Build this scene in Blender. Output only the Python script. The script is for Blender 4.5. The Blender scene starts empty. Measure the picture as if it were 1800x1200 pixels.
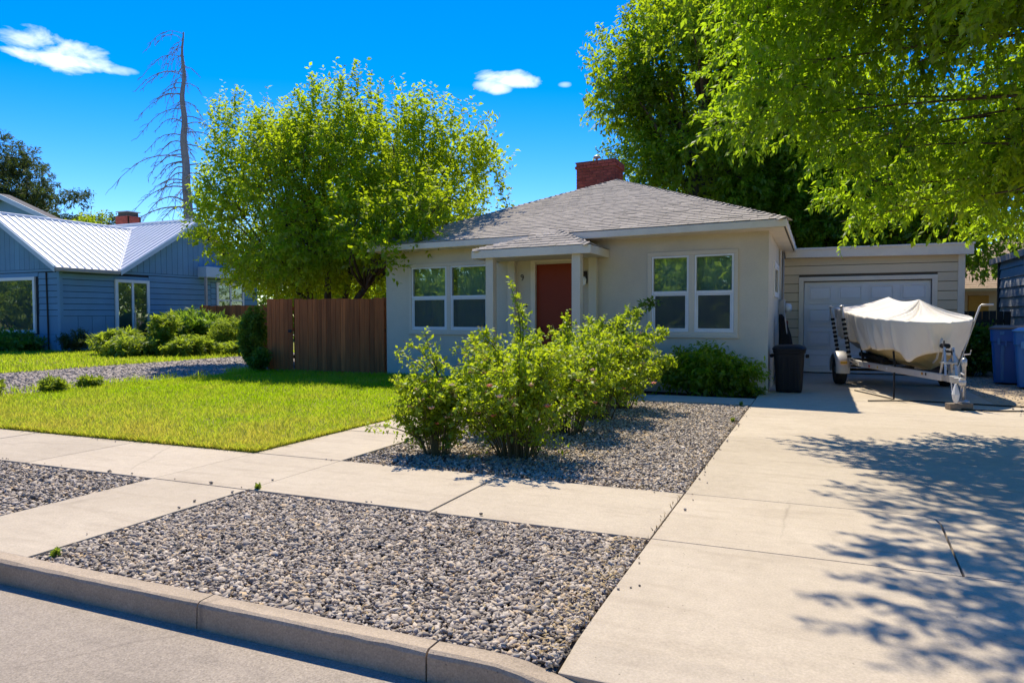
import bpy, bmesh, math, random
import numpy as np
from mathutils import Vector, Matrix, noise as mnoise

random.seed(7)
RNG = np.random.default_rng(7)
R = math.radians
scene = bpy.context.scene
COL = scene.collection

# ------------------------------------------------------------------ camera
cam = bpy.data.cameras.new('camera')
camo = bpy.data.objects.new('camera', cam)
COL.objects.link(camo)
cam.sensor_width = 36.0
cam.lens = 1250.46 / 1800 * 36.0
cam.clip_start, cam.clip_end = 0.05, 3000
camo.location = (0, 0, 1.35)
camo.matrix_world = (Matrix.Translation((0, 0, 1.35)) @ Matrix.Rotation(R(23.30), 4, 'Z')
                     @ Matrix.Rotation(R(90 - 2.0765), 4, 'X') @ Matrix.Rotation(R(-0.184), 4, 'Z'))
scene.camera = camo

# ------------------------------------------------------------------ sun direction, sky, exposure
SUN_EL = 55.4
SUN_TO = Vector((-0.505 * math.cos(R(SUN_EL)), 0.863 * math.cos(R(SUN_EL)), math.sin(R(SUN_EL)))).normalized()
SUN_AZ = math.degrees(math.atan2(SUN_TO.x, SUN_TO.y))       # clockwise from +y

world = bpy.data.worlds.new("World")
scene.world = world
world.use_nodes = True
wn = world.node_tree
wn.nodes.clear()


def node(nt, typ, **kw):
    n = nt.nodes.new(typ)
    for k, v in kw.items():
        if k.startswith('in_'):
            n.inputs[k[3:].replace('_', ' ')].default_value = v
        elif k.startswith('i') and k[1:].isdigit():
            n.inputs[int(k[1:])].default_value = v
        else:
            setattr(n, k, v)
    return n


def math_node(nt, op, a, b=None, clamp=False):
    n = nt.nodes.new('ShaderNodeMath')
    n.operation = op
    n.use_clamp = clamp
    for i, v in enumerate((a, b)):
        if v is None:
            continue
        if isinstance(v, (int, float)):
            n.inputs[i].default_value = v
        else:
            nt.links.new(v, n.inputs[i])
    return n.outputs[0]


def build_world():
    nt = wn
    L = nt.links.new
    sky = node(nt, 'ShaderNodeTexSky', sky_type='NISHITA', sun_disc=False,
               sun_elevation=R(SUN_EL), sun_rotation=R(SUN_AZ), altitude=900.0,
               air_density=1.0, dust_density=0.25, ozone_density=3.0)
    hs = node(nt, 'ShaderNodeHueSaturation', in_Saturation=1.54, in_Value=0.83, in_Hue=0.515)
    L(sky.outputs[0], hs.inputs['Color'])
    # a few small fair-weather clouds far out over the neighbourhood
    tc = node(nt, 'ShaderNodeTexCoord')
    sep = node(nt, 'ShaderNodeSeparateXYZ')
    L(tc.outputs['Generated'], sep.inputs[0])
    az = math_node(nt, 'ARCTAN2', sep.outputs[0], sep.outputs[1])
    el = math_node(nt, 'ARCSINE', sep.outputs[2])
    mp = node(nt, 'ShaderNodeMapping')
    mp.inputs['Scale'].default_value = (1.0, 1.0, 2.2)
    L(tc.outputs['Generated'], mp.inputs[0])
    nz = node(nt, 'ShaderNodeTexNoise', in_Scale=17.0, in_Detail=7.0, in_Roughness=0.55, in_Distortion=0.35)
    L(mp.outputs[0], nz.inputs['Vector'])
    nz2 = node(nt, 'ShaderNodeTexNoise', in_Scale=6.0, in_Detail=3.0)
    L(mp.outputs[0], nz2.inputs['Vector'])
    total = None
    # azimuth (cw from +y), elevation, half widths, tilt, strength
    for (a, e, wa, we, tilt, st) in CLOUDS:
        da = math_node(nt, 'SUBTRACT', az, a)
        de = math_node(nt, 'SUBTRACT', el, e)
        de = math_node(nt, 'ADD', de, math_node(nt, 'MULTIPLY', da, tilt))
        q = math_node(nt, 'ADD', math_node(nt, 'POWER', math_node(nt, 'ABSOLUTE', math_node(nt, 'DIVIDE', da, wa)), 2.0),
                      math_node(nt, 'POWER', math_node(nt, 'ABSOLUTE', math_node(nt, 'DIVIDE', de, we)), 2.0))
        m = math_node(nt, 'SUBTRACT', 1.0, q)
        m = math_node(nt, 'ADD', m, math_node(nt, 'MULTIPLY', math_node(nt, 'SUBTRACT', nz.outputs[0], 0.5), 3.4))
        m = math_node(nt, 'ADD', m, math_node(nt, 'MULTIPLY', math_node(nt, 'SUBTRACT', nz2.outputs[0], 0.5), 1.2))
        m = math_node(nt, 'MULTIPLY', m, 0.95, True)
        ring = math_node(nt, 'MULTIPLY', math_node(nt, 'SUBTRACT', 2.4, q), 1.0, True)
        m = math_node(nt, 'MULTIPLY', math_node(nt, 'MULTIPLY', m, ring), st)
        total = m if total is None else math_node(nt, 'MAXIMUM', total, m)
    mix = node(nt, 'ShaderNodeMix', data_type='RGBA')
    L(total, mix.inputs[0])
    L(hs.outputs[0], mix.inputs[6])
    mix.inputs[7].default_value = (6.6, 6.8, 7.2, 1)
    bg = node(nt, 'ShaderNodeBackground', in_Strength=SKY_STRENGTH)
    L(mix.outputs[2], bg.inputs['Color'])
    out = node(nt, 'ShaderNodeOutputWorld')
    L(bg.outputs[0], out.inputs[0])


SKY_STRENGTH = 0.132
CLOUDS = [(-0.972, 0.306, 0.058, 0.017, 0.12, 1.0), (-0.955, 0.294, 0.060, 0.014, 0.08, 1.0), (-0.905, 0.291, 0.02, 0.006, 0.0, 0.5),
          (-0.405, 0.317, 0.046, 0.011, 0.06, 0.85), (-0.43, 0.308, 0.026, 0.009, 0.0, 0.6), (-0.332, 0.309, 0.010, 0.004, 0.0, 0.3)]
build_world()

sun = bpy.data.lights.new('sun', 'SUN')
sun.energy = 3.2
sun.angle = R(0.53)
sun.color = (1.0, 0.915, 0.765)
suno = bpy.data.objects.new('sun', sun)
COL.objects.link(suno)
suno.location = (-20, 40, 60)
suno.rotation_euler = SUN_TO.to_track_quat('Z', 'Y').to_euler()

scene.view_settings.view_transform = 'Standard'
scene.view_settings.look = 'None'
scene.view_settings.exposure = 1.04
scene.view_settings.gamma = 1.0
scene.view_settings.use_curve_mapping = False
scene.render.engine = 'CYCLES'
cy = scene.cycles
cy.use_denoising = True
cy.max_bounces = 8
cy.diffuse_bounces = 4
cy.glossy_bounces = 4
cy.transmission_bounces = 6
cy.transparent_max_bounces = 12
cy.caustics_reflective = False
cy.caustics_refractive = False


# ------------------------------------------------------------------ tagging
def tag(o, label=None, cat=None, group=None, kind=None):
    if label: o['label'] = label
    if cat: o['category'] = cat
    if group: o['group'] = group
    if kind: o['kind'] = kind
    return o


def thing(name, label, cat, loc=(0, 0, 0), group=None):
    o = bpy.data.objects.new(name, None)
    COL.objects.link(o)
    o.location = loc
    o.empty_display_size = 0.2
    return tag(o, label, cat, group)


def structure(name, loc=(0, 0, 0)):
    o = bpy.data.objects.new(name, None)
    COL.objects.link(o)
    o.location = loc
    o['kind'] = 'structure'
    return o


def link(name, mesh, mat=None, parent=None):
    o = bpy.data.objects.new(name, mesh)
    COL.objects.link(o)
    if mat is not None and not mesh.materials:
        mesh.materials.append(mat)
    if parent is not None:
        o.parent = parent
        p = parent
        off = Vector((0, 0, 0))
        while p is not None:
            off += p.location
            p = p.parent
        o.location = -off          # meshes are written in world coordinates
    return o


# ------------------------------------------------------------------ mesh builder (world coordinates, optional transform)
class MB:
    def __init__(s, T=None):
        s.v, s.f, s.T = [], [], T

    def add(s, vs, fs):
        o = len(s.v)
        s.v += [tuple(s.T(*p)) if s.T else tuple(p) for p in vs]
        s.f += [tuple(o + i for i in f) for f in fs]
        return s

    def box(s, a, b):
        x0, y0, z0 = a
        x1, y1, z1 = b
        return s.add([(x0, y0, z0), (x1, y0, z0), (x1, y1, z0), (x0, y1, z0), (x0, y0, z1), (x1, y0, z1), (x1, y1, z1), (x0, y1, z1)],
                     [(0, 3, 2, 1), (4, 5, 6, 7), (0, 1, 5, 4), (1, 2, 6, 5), (2, 3, 7, 6), (3, 0, 4, 7)])

    def hexa(s, p):          # 8 points: bottom ring, top ring
        return s.add(p, [(0, 3, 2, 1), (4, 5, 6, 7), (0, 1, 5, 4), (1, 2, 6, 5), (2, 3, 7, 6), (3, 0, 4, 7)])

    def prism(s, poly, d):   # polygon of 3-d points swept by vector d
        n = len(poly)
        q = [tuple(np.add(p, d)) for p in poly]
        return s.add(list(poly) + q, [tuple(range(n))[::-1], tuple(range(n, 2 * n))] + [(i, (i + 1) % n, n + (i + 1) % n, n + i) for i in range(n)])

    def tube(s, pts, r, seg=6, cap=True):
        pts = [Vector(p) for p in pts]
        rs = r if isinstance(r, (list, tuple)) else [r] * len(pts)
        ref = Vector((0.31, 0.17, 0.93))
        rings, vs, fs = [], [], []
        for i, p in enumerate(pts):
            t = (pts[min(i + 1, len(pts) - 1)] - pts[max(i - 1, 0)])
            t = t.normalized() if t.length > 1e-9 else Vector((0, 0, 1))
            if abs(t.dot(ref)) > 0.97:
                ref = Vector((0.93, 0.2, 0.3))
            u = t.cross(ref).normalized()
            w = t.cross(u)
            for k in range(seg):
                a = 2 * math.pi * k / seg
                vs.append(p + (u * math.cos(a) + w * math.sin(a)) * rs[i])
        for i in range(len(pts) - 1):
            for k in range(seg):
                fs.append((i * seg + k, i * seg + (k + 1) % seg, (i + 1) * seg + (k + 1) % seg, (i + 1) * seg + k))
        if cap:
            fs.append(tuple(range(seg))[::-1])
            fs.append(tuple((len(pts) - 1) * seg + k for k in range(seg)))
        return s.add(vs, fs)

    def lathe(s, c, prof, seg=16, sx=1.0, sy=1.0, axis='Z'):
        vs, fs = [], []
        for (r, h) in prof:
            for k in range(seg):
                a = 2 * math.pi * k / seg
                p = (r * math.cos(a) * sx, r * math.sin(a) * sy, h)
                if axis == 'X':
                    p = (p[2], p[0], p[1])
                elif axis == 'Y':
                    p = (p[0], p[2], p[1])
                vs.append((c[0] + p[0], c[1] + p[1], c[2] + p[2]))
        n = len(prof)
        for i in range(n - 1):
            for k in range(seg):
                fs.append((i * seg + k, i * seg + (k + 1) % seg, (i + 1) * seg + (k + 1) % seg, (i + 1) * seg + k))
        fs.append(tuple(range(seg))[::-1])
        fs.append(tuple((n - 1) * seg + k for k in range(seg)))
        return s.add(vs, fs)

    def mesh(s, name='mesh', smooth=False, bevel=0.0, segs=1):
        m = bpy.data.meshes.new(name)
        bm = bmesh.new()
        bv = [bm.verts.new(p) for p in s.v]
        for f in s.f:
            try:
                bm.faces.new([bv[i] for i in f])
            except ValueError:
                pass
        bmesh.ops.recalc_face_normals(bm, faces=bm.faces)
        if bevel > 0:
            ed = [e for e in bm.edges if len(e.link_faces) == 2 and e.calc_face_angle(0) > 0.6]
            bmesh.ops.bevel(bm, geom=ed, offset=bevel, segments=segs, affect='EDGES', profile=0.6)
        for f in bm.faces:
            f.smooth = smooth
        bm.to_mesh(m)
        bm.free()
        return m

    def build(s, name, mat, parent=None, smooth=False, bevel=0.0, segs=1):
        return link(name, s.mesh(name, smooth, bevel, segs), mat, parent)


def np_mesh(name, verts, faces, mat, parent=None, attrs=None, smooth=False, facesize=4):
    """fast mesh from numpy arrays; attrs = {name: per-point float array}"""
    m = bpy.data.meshes.new(name)
    nv, nf = len(verts), len(faces)
    m.vertices.add(nv)
    m.vertices.foreach_set('co', np.ascontiguousarray(verts, dtype=np.float32).ravel())
    m.loops.add(nf * facesize)
    m.polygons.add(nf)
    m.loops.foreach_set('vertex_index', np.ascontiguousarray(faces, dtype=np.int32).ravel())
    m.polygons.foreach_set('loop_start', np.arange(0, nf * facesize, facesize, dtype=np.int32))
    if smooth:
        m.polygons.foreach_set('use_smooth', np.ones(nf, dtype=bool))
    for k, arr in (attrs or {}).items():
        at = m.attributes.new(k, 'FLOAT', 'POINT')
        at.data.foreach_set('value', np.ascontiguousarray(arr, dtype=np.float32))
    m.update(calc_edges=True)
    m.validate()
    return link(name, m, mat, parent)


# ------------------------------------------------------------------ materials
def new_mat(name):
    m = bpy.data.materials.new(name)
    m.use_nodes = True
    nt = m.node_tree
    nt.nodes.clear()
    out = nt.nodes.new('ShaderNodeOutputMaterial')
    return m, nt, out


def ramp(nt, fac, stops):
    r = nt.nodes.new('ShaderNodeValToRGB')
    el = r.color_ramp.elements
    while len(el) < len(stops):
        el.new(0.5)
    for e, (p, c) in zip(el, stops):
        e.position = p
        e.color = (c[0], c[1], c[2], 1) if len(c) == 3 else c
    nt.links.new(fac, r.inputs[0])
    return r.outputs[0]


def mixc(nt, fac, a, b, blend='MIX'):
    n = nt.nodes.new('ShaderNodeMix')
    n.data_type = 'RGBA'
    n.blend_type = blend
    for sock, v in ((n.inputs[0], fac), (n.inputs[6], a), (n.inputs[7], b)):
        if isinstance(v, (int, float)):
            sock.default_value = v
        elif isinstance(v, (tuple, list)):
            sock.default_value = (v[0], v[1], v[2], 1)
        else:
            nt.links.new(v, sock)
    return n.outputs[2]


def tex_noise(nt, scale, detail=4, rough=0.55, vec=None, dist=0.0):
    n = node(nt, 'ShaderNodeTexNoise', in_Scale=scale, in_Detail=detail, in_Roughness=rough, in_Distortion=dist)
    if vec is not None:
        nt.links.new(vec, n.inputs['Vector'])
    return n.outputs[0]


def obj_coord(nt, scale=(1, 1, 1), rot=(0, 0, 0), world_space=False):
    if world_space:
        g = nt.nodes.new('ShaderNodeNewGeometry')
        src = g.outputs['Position']
    else:
        g = nt.nodes.new('ShaderNodeTexCoord')
        src = g.outputs['Object']
    mp = nt.nodes.new('ShaderNodeMapping')
    mp.inputs['Scale'].default_value = scale
    mp.inputs['Rotation'].default_value = rot
    nt.links.new(src, mp.inputs[0])
    return mp.outputs[0]


def surf(name, c0, c1=None, rough=0.7, scale=3.0, fine=60.0, fine_amt=0.12, bump=0.15, bump_scale=None, bump_dist=0.004,
         stretch=(1, 1, 1), spec=0.3, metal=0.0, per_object=0.0, stain=None, stain_scale=0.6, stain_amt=0.5, coat=0.0):
    """general surface: two-tone large noise, fine grain, optional stains, per-object tone, bump"""
    m, nt, out = new_mat(name)
    L = nt.links.new
    c1 = c1 or tuple(x * 0.8 for x in c0)
    vec = obj_coord(nt, stretch)
    big = tex_noise(nt, scale, 5, 0.6, vec)
    col = mixc(nt, ramp(nt, big, [(0.35, (0, 0, 0)), (0.68, (1, 1, 1))]), c0, c1)
    if stain:
        sv = tex_noise(nt, stain_scale, 6, 0.65, obj_coord(nt), 0.4)
        f = math_node(nt, 'MULTIPLY', ramp(nt, sv, [(0.5, (0, 0, 0)), (0.72, (1, 1, 1))]), stain_amt)
        col = mixc(nt, f, col, stain)
    fn = tex_noise(nt, fine, 3, 0.6, vec)
    lum = math_node(nt, 'ADD', math_node(nt, 'MULTIPLY', math_node(nt, 'SUBTRACT', fn, 0.5), 2 * fine_amt), 1.0)
    col = mixc(nt, 1.0, col, lum, 'MULTIPLY')
    if per_object:
        oi = nt.nodes.new('ShaderNodeObjectInfo')
        lum = math_node(nt, 'ADD', math_node(nt, 'MULTIPLY', math_node(nt, 'SUBTRACT', oi.outputs['Random'], 0.5), 2 * per_object), 1.0)
        col = mixc(nt, 1.0, col, lum, 'MULTIPLY')
    b = nt.nodes.new('ShaderNodeBsdfPrincipled')
    b.inputs['Roughness'].default_value = rough
    b.inputs['Metallic'].default_value = metal
    b.inputs['Specular IOR Level'].default_value = spec
    b.inputs['Coat Weight'].default_value = coat
    L(col, b.inputs['Base Color'])
    if bump:
        bn = tex_noise(nt, bump_scale or fine, 4, 0.65, vec)
        bp = nt.nodes.new('ShaderNodeBump')
        bp.inputs['Strength'].default_value = bump
        bp.inputs['Distance'].default_value = bump_dist
        L(bn, bp.inputs['Height'])
        L(bp.outputs[0], b.inputs['Normal'])
    L(b.outputs[0], out.inputs[0])
    return m


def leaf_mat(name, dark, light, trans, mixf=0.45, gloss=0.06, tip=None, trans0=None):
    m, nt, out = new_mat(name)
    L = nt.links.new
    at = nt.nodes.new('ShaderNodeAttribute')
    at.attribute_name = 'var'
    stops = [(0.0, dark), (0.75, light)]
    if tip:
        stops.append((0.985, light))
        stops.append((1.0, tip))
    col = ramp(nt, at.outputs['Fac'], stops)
    tcol = mixc(nt, at.outputs['Fac'], trans0 or tuple(x * 0.7 for x in trans), trans)
    d = nt.nodes.new('ShaderNodeBsdfDiffuse')
    L(col, d.inputs[0])
    t = nt.nodes.new('ShaderNodeBsdfTranslucent')
    L(tcol, t.inputs[0])
    mx = nt.nodes.new('ShaderNodeMixShader')
    mx.inputs[0].default_value = mixf
    L(d.outputs[0], mx.inputs[1])
    L(t.outputs[0], mx.inputs[2])
    g = nt.nodes.new('ShaderNodeBsdfGlossy')
    g.inputs['Roughness'].default_value = 0.5
    g.inputs[0].default_value = (1, 1, 1, 1)
    mg = nt.nodes.new('ShaderNodeMixShader')
    mg.inputs[0].default_value = gloss
    L(mx.outputs[0], mg.inputs[1])
    L(g.outputs[0], mg.inputs[2])
    L(mg.outputs[0], out.inputs[0])
    return m


def var_mat(name, stops, rough=0.8, fine=40, bump=0.2, fine_amt=0.15):
    """colour picked per element by the 'var' attribute"""
    m, nt, out = new_mat(name)
    L = nt.links.new
    at = nt.nodes.new('ShaderNodeAttribute')
    at.attribute_name = 'var'
    col = ramp(nt, at.outputs['Fac'], stops)
    fn = tex_noise(nt, fine, 3, 0.6, obj_coord(nt))
    lum = math_node(nt, 'ADD', math_node(nt, 'MULTIPLY', math_node(nt, 'SUBTRACT', fn, 0.5), 2 * fine_amt), 1.0)
    col = mixc(nt, 1.0, col, lum, 'MULTIPLY')
    b = nt.nodes.new('ShaderNodeBsdfPrincipled')
    b.inputs['Roughness'].default_value = rough
    b.inputs['Specular IOR Level'].default_value = 0.3
    L(col, b.inputs['Base Color'])
    L(b.outputs[0], out.inputs[0])
    return m


def glass_mat(name, tint=(0.8, 0.9, 0.85), refl=0.09, rough=0.01, dirt=0.03):
    m, nt, out = new_mat(name)
    L = nt.links.new
    tr = nt.nodes.new('ShaderNodeBsdfTransparent')
    tr.inputs[0].default_value = (*tint, 1)
    gl = nt.nodes.new('ShaderNodeBsdfGlossy')
    gl.inputs['Roughness'].default_value = rough
    lw = nt.nodes.new('ShaderNodeLayerWeight')
    lw.inputs[0].default_value = 0.35
    f = math_node(nt, 'ADD', math_node(nt, 'MULTIPLY', lw.outputs['Fresnel'], 0.8), refl, True)
    nb = tex_noise(nt, 1.6, 2, 0.5, obj_coord(nt))
    bp = nt.nodes.new('ShaderNodeBump')
    bp.inputs['Strength'].default_value = 0.05
    bp.inputs['Distance'].default_value = 0.05
    L(nb, bp.inputs['Height'])
    L(bp.outputs[0], gl.inputs['Normal'])
    mx = nt.nodes.new('ShaderNodeMixShader')
    L(f, mx.inputs[0])
    L(tr.outputs[0], mx.inputs[1])
    L(gl.outputs[0], mx.inputs[2])
    d = nt.nodes.new('ShaderNodeBsdfDiffuse')
    d.inputs[0].default_value = (0.5, 0.5, 0.48, 1)
    m2 = nt.nodes.new('ShaderNodeMixShader')
    m2.inputs[0].default_value = dirt
    L(mx.outputs[0], m2.inputs[1])
    L(d.outputs[0], m2.inputs[2])
    L(m2.outputs[0], out.inputs[0])
    return m


def screen_mat(name):
    m, nt, out = new_mat(name)
    tr = nt.nodes.new('ShaderNodeBsdfTransparent')
    d = nt.nodes.new('ShaderNodeBsdfDiffuse')
    d.inputs[0].default_value = (0.13, 0.155, 0.145, 1)
    mx = nt.nodes.new('ShaderNodeMixShader')
    mx.inputs[0].default_value = 0.34
    nt.links.new(tr.outputs[0], mx.inputs[1])
    nt.links.new(d.outputs[0], mx.inputs[2])
    nt.links.new(mx.outputs[0], out.inputs[0])
    return m


def concrete_mat(name, c0, c1, dirt, per_object=0.05, cracks=0.3, aggregate=0.0):
    m, nt, out = new_mat(name)
    L = nt.links.new
    p = obj_coord(nt, world_space=True)
    st = obj_coord(nt, (0.6, 3.2, 1), (0, 0, R(8)), world_space=True)
    n1 = tex_noise(nt, 0.9, 6, 0.62, p, 0.3)
    n2 = tex_noise(nt, 2.2, 5, 0.6, st, 0.2)
    n3 = tex_noise(nt, 90, 3, 0.7, p)
    n4 = tex_noise(nt, 12, 5, 0.65, p)
    col = mixc(nt, ramp(nt, n1, [(0.36, (0, 0, 0)), (0.66, (1, 1, 1))]), c0, c1)
    col = mixc(nt, math_node(nt, 'MULTIPLY', ramp(nt, n2, [(0.52, (0, 0, 0)), (0.75, (1, 1, 1))]), 0.55), col, dirt)
    lum = math_node(nt, 'ADD', math_node(nt, 'MULTIPLY', math_node(nt, 'SUBTRACT', n3, 0.5), 0.65), 1.0)
    col = mixc(nt, 1.0, col, lum, 'MULTIPLY')
    lum = math_node(nt, 'ADD', math_node(nt, 'MULTIPLY', math_node(nt, 'SUBTRACT', n4, 0.5), 0.30), 1.0)
    col = mixc(nt, 1.0, col, lum, 'MULTIPLY')
    # small dark pits
    vo = node(nt, 'ShaderNodeTexVoronoi', in_Scale=20.0)
    L(p, vo.inputs['Vector'])
    pit = ramp(nt, vo.outputs['Distance'], [(0.05, (1, 1, 1)), (0.10, (0, 0, 0))])
    gate = ramp(nt, tex_noise(nt, 5, 2, 0.5, p), [(0.49, (0, 0, 0)), (0.56, (1, 1, 1))])
    col = mixc(nt, math_node(nt, 'MULTIPLY', math_node(nt, 'MULTIPLY', pit, gate), 0.7), col, (0.12, 0.10, 0.08))
    # hairline cracks, only here and there
    wob = nt.nodes.new('ShaderNodeTexNoise')
    wob.inputs['Scale'].default_value = 2.5
    L(p, wob.inputs['Vector'])
    pv = mixc(nt, 0.10, p, wob.outputs['Color'])
    cr = node(nt, 'ShaderNodeTexVoronoi', feature='DISTANCE_TO_EDGE', in_Scale=0.42)
    L(pv, cr.inputs['Vector'])
    line = ramp(nt, cr.outputs['Distance'], [(0.0015, (1, 1, 1)), (0.0045, (0, 0, 0))])
    gate = ramp(nt, tex_noise(nt, 0.35, 2, 0.5, p), [(0.54, (0, 0, 0)), (0.6, (1, 1, 1))])
    col = mixc(nt, math_node(nt, 'MULTIPLY', math_node(nt, 'MULTIPLY', line, gate), cracks), col, (0.10, 0.08, 0.06))
    # oil and rust blotches
    ob = ramp(nt, tex_noise(nt, 1.7, 5, 0.7, p, 0.6), [(0.62, (0, 0, 0)), (0.80, (1, 1, 1))])
    col = mixc(nt, math_node(nt, 'MULTIPLY', ob, 0.55), col, tuple(x * 0.62 for x in dirt))
    if aggregate:
        va = node(nt, 'ShaderNodeTexVoronoi', in_Scale=150.0)
        L(p, va.inputs['Vector'])
        bw = nt.nodes.new('ShaderNodeRGBToBW')
        L(va.outputs['Color'], bw.inputs[0])
        lum = math_node(nt, 'ADD', math_node(nt, 'MULTIPLY', math_node(nt, 'SUBTRACT', bw.outputs[0], 0.5), 2 * aggregate), 1.0)
        col = mixc(nt, 1.0, col, lum, 'MULTIPLY')
    oi = nt.nodes.new('ShaderNodeObjectInfo')
    lum = math_node(nt, 'ADD', math_node(nt, 'MULTIPLY', math_node(nt, 'SUBTRACT', oi.outputs['Random'], 0.5), 2 * per_object), 1.0)
    col = mixc(nt, 1.0, col, lum, 'MULTIPLY')
    b = nt.nodes.new('ShaderNodeBsdfPrincipled')
    b.inputs['Roughness'].default_value = 0.85
    b.inputs['Specular IOR Level'].default_value = 0.25
    L(col, b.inputs['Base Color'])
    bp = nt.nodes.new('ShaderNodeBump')
    bp.inputs['Strength'].default_value = 0.45 + aggregate
    bp.inputs['Distance'].default_value = 0.003 + 0.006 * aggregate
    hh = math_node(nt, 'ADD', tex_noise(nt, 130, 3, 0.7, p), math_node(nt, 'MULTIPLY', n4, 0.8))
    L(hh, bp.inputs['Height'])
    L(bp.outputs[0], b.inputs['Normal'])
    L(b.outputs[0], out.inputs[0])
    return m

# ------------------------------------------------------------------ material set
M = {}
M['concrete'] = concrete_mat('pale concrete', (0.515, 0.43, 0.315), (0.455, 0.375, 0.27), (0.345, 0.275, 0.195), 0.07)
M['kerb'] = concrete_mat('kerb concrete', (0.49, 0.385, 0.27), (0.39, 0.305, 0.21), (0.24, 0.185, 0.125), 0.08, 0.4, 0.15)
M['asphalt'] = concrete_mat('worn asphalt', (0.35, 0.29, 0.222), (0.305, 0.253, 0.195), (0.24, 0.20, 0.155), 0.0, 0.3, 0.26)
M['soil'] = surf('dry soil', (0.20, 0.155, 0.11), (0.14, 0.11, 0.08), 0.95, 2.0, 70, 0.3, 0.6, 40, 0.02)
M['sand'] = surf('sandy dirt', (0.52, 0.40, 0.26), (0.42, 0.32, 0.2), 0.95, 3.0, 60, 0.35, 0.7, 45, 0.02)
M['turf'] = surf('turf base', (0.16, 0.18, 0.015), (0.22, 0.20, 0.03), 0.95, 1.5, 80, 0.4, 0.5, 60, 0.02)
M['drive_gravel'] = surf('crushed rock surface', (0.36, 0.30, 0.25), (0.29, 0.245, 0.205), 0.95, 1.2, 28, 0.4, 0.9, 30, 0.03)
M['bed'] = surf('dark bed under gravel', (0.09, 0.08, 0.07), (0.13, 0.11, 0.09), 0.95, 6, 60, 0.3, 0.5)
M['stone'] = var_mat('grey river gravel', [(0.0, (0.09, 0.075, 0.06)), (0.2, (0.25, 0.205, 0.16)), (0.55, (0.43, 0.36, 0.28)),
                                           (0.80, (0.54, 0.46, 0.365)), (0.90, (0.52, 0.36, 0.19)), (1.0, (0.66, 0.57, 0.46))], fine=70)
M['crushed'] = var_mat('crushed driveway rock', [(0.0, (0.2, 0.17, 0.145)), (0.6, (0.36, 0.31, 0.26)), (1.0, (0.46, 0.4, 0.34))])
M['stucco'] = surf('tan stucco', (0.67, 0.585, 0.445), (0.61, 0.53, 0.405), 0.92, 1.2, 45, 0.10, 0.5, 70, 0.006, spec=0.15,
                   stain=(0.50, 0.45, 0.36), stain_amt=0.5)
M['trim'] = surf('cream trim paint', (0.84, 0.73, 0.565), (0.79, 0.68, 0.52), 0.6, 2.5, 30, 0.06, 0.12, stain=(0.62, 0.52, 0.4), stain_scale=1.5, stain_amt=0.35)
M['post'] = surf('tan post paint', (0.70, 0.61, 0.47), (0.66, 0.575, 0.44), 0.7, 2.0, 40, 0.06, 0.15)
M['vinyl'] = surf('white window vinyl', (0.80, 0.79, 0.76), (0.76, 0.75, 0.72), 0.4, 3, 30, 0.03, 0.03)
M['door_red'] = surf('dark red door paint', (0.26, 0.035, 0.010), (0.23, 0.03, 0.009), 0.5, 1.5, 40, 0.06, 0.05)
M['shingle'] = surf('grey asphalt shingle', (0.44, 0.385, 0.315), (0.36, 0.315, 0.26), 0.95, 5, 120, 0.30, 0.6, 160, 0.004, per_object=0.14, spec=0.1)
M['roof_felt'] = surf('roof underlay', (0.16, 0.145, 0.13), (0.13, 0.12, 0.11), 0.95)
M['brick'] = surf('red brick', (0.38, 0.085, 0.055), (0.28, 0.06, 0.042), 0.9, 10, 60, 0.2, 0.4, per_object=0.22)
M['mortar'] = surf('dull mortar', (0.24, 0.12, 0.095), (0.2, 0.1, 0.08), 0.95)
M['garage_board'] = surf('tan lap board', (0.76, 0.60, 0.39), (0.70, 0.55, 0.355), 0.75, 1.2, 40, 0.07, 0.15, per_object=0.04, stretch=(0.3, 1, 1))
M['garage_door'] = surf('white garage door paint', (0.80, 0.785, 0.75), (0.76, 0.745, 0.71), 0.5, 1.5, 30, 0.04, 0.06)
M['dark_wood'] = surf('brown stained fence wood', (0.56, 0.15, 0.038), (0.34, 0.09, 0.024), 0.8, 2.2, 35, 0.25, 0.4, 25, 0.006, stretch=(9, 9, 0.5), per_object=0.28)
M['grey_wood'] = surf('dark grey board', (0.09, 0.085, 0.08), (0.06, 0.056, 0.052), 0.85, 3, 40, 0.2, 0.3, stretch=(8, 8, 0.6), per_object=0.2)
M['blue_board'] = surf('slate blue siding paint', (0.165, 0.32, 0.45), (0.145, 0.28, 0.395), 0.7, 1.0, 30, 0.08, 0.15, per_object=0.05, stain=(0.19, 0.26, 0.33), stain_amt=0.4)
M['gap_shade'] = surf('dark sheathing', (0.03, 0.035, 0.04), rough=0.95)  # near black wall colour paints shade into the gaps between blue boards
M['tan_gap_shade'] = surf('dark tan sheathing', (0.11, 0.09, 0.065), rough=0.95)  # dark backing colour stands in for shadow lines between the garage boards
M['blue_trim'] = surf('pale blue trim', (0.52, 0.61, 0.66), (0.48, 0.57, 0.62), 0.6, 2, 30, 0.05, 0.1)
M['white_metal'] = surf('white metal roofing', (0.80, 0.79, 0.77), (0.75, 0.74, 0.72), 0.45, 1.0, 20, 0.03, 0.03)
M['gutter'] = surf('weathered gutter', (0.42, 0.37, 0.32), (0.36, 0.32, 0.28), 0.6)
M['bark'] = surf('grey brown bark', (0.13, 0.095, 0.065), (0.07, 0.05, 0.036), 0.95, 9, 45, 0.3, 0.8, 22, 0.02, stretch=(1, 1, 0.3))
M['dead_bark'] = surf('dead grey bark', (0.27, 0.25, 0.235), (0.2, 0.185, 0.175), 0.95, 9, 45, 0.3, 0.6, stretch=(1, 1, 0.3))
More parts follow.
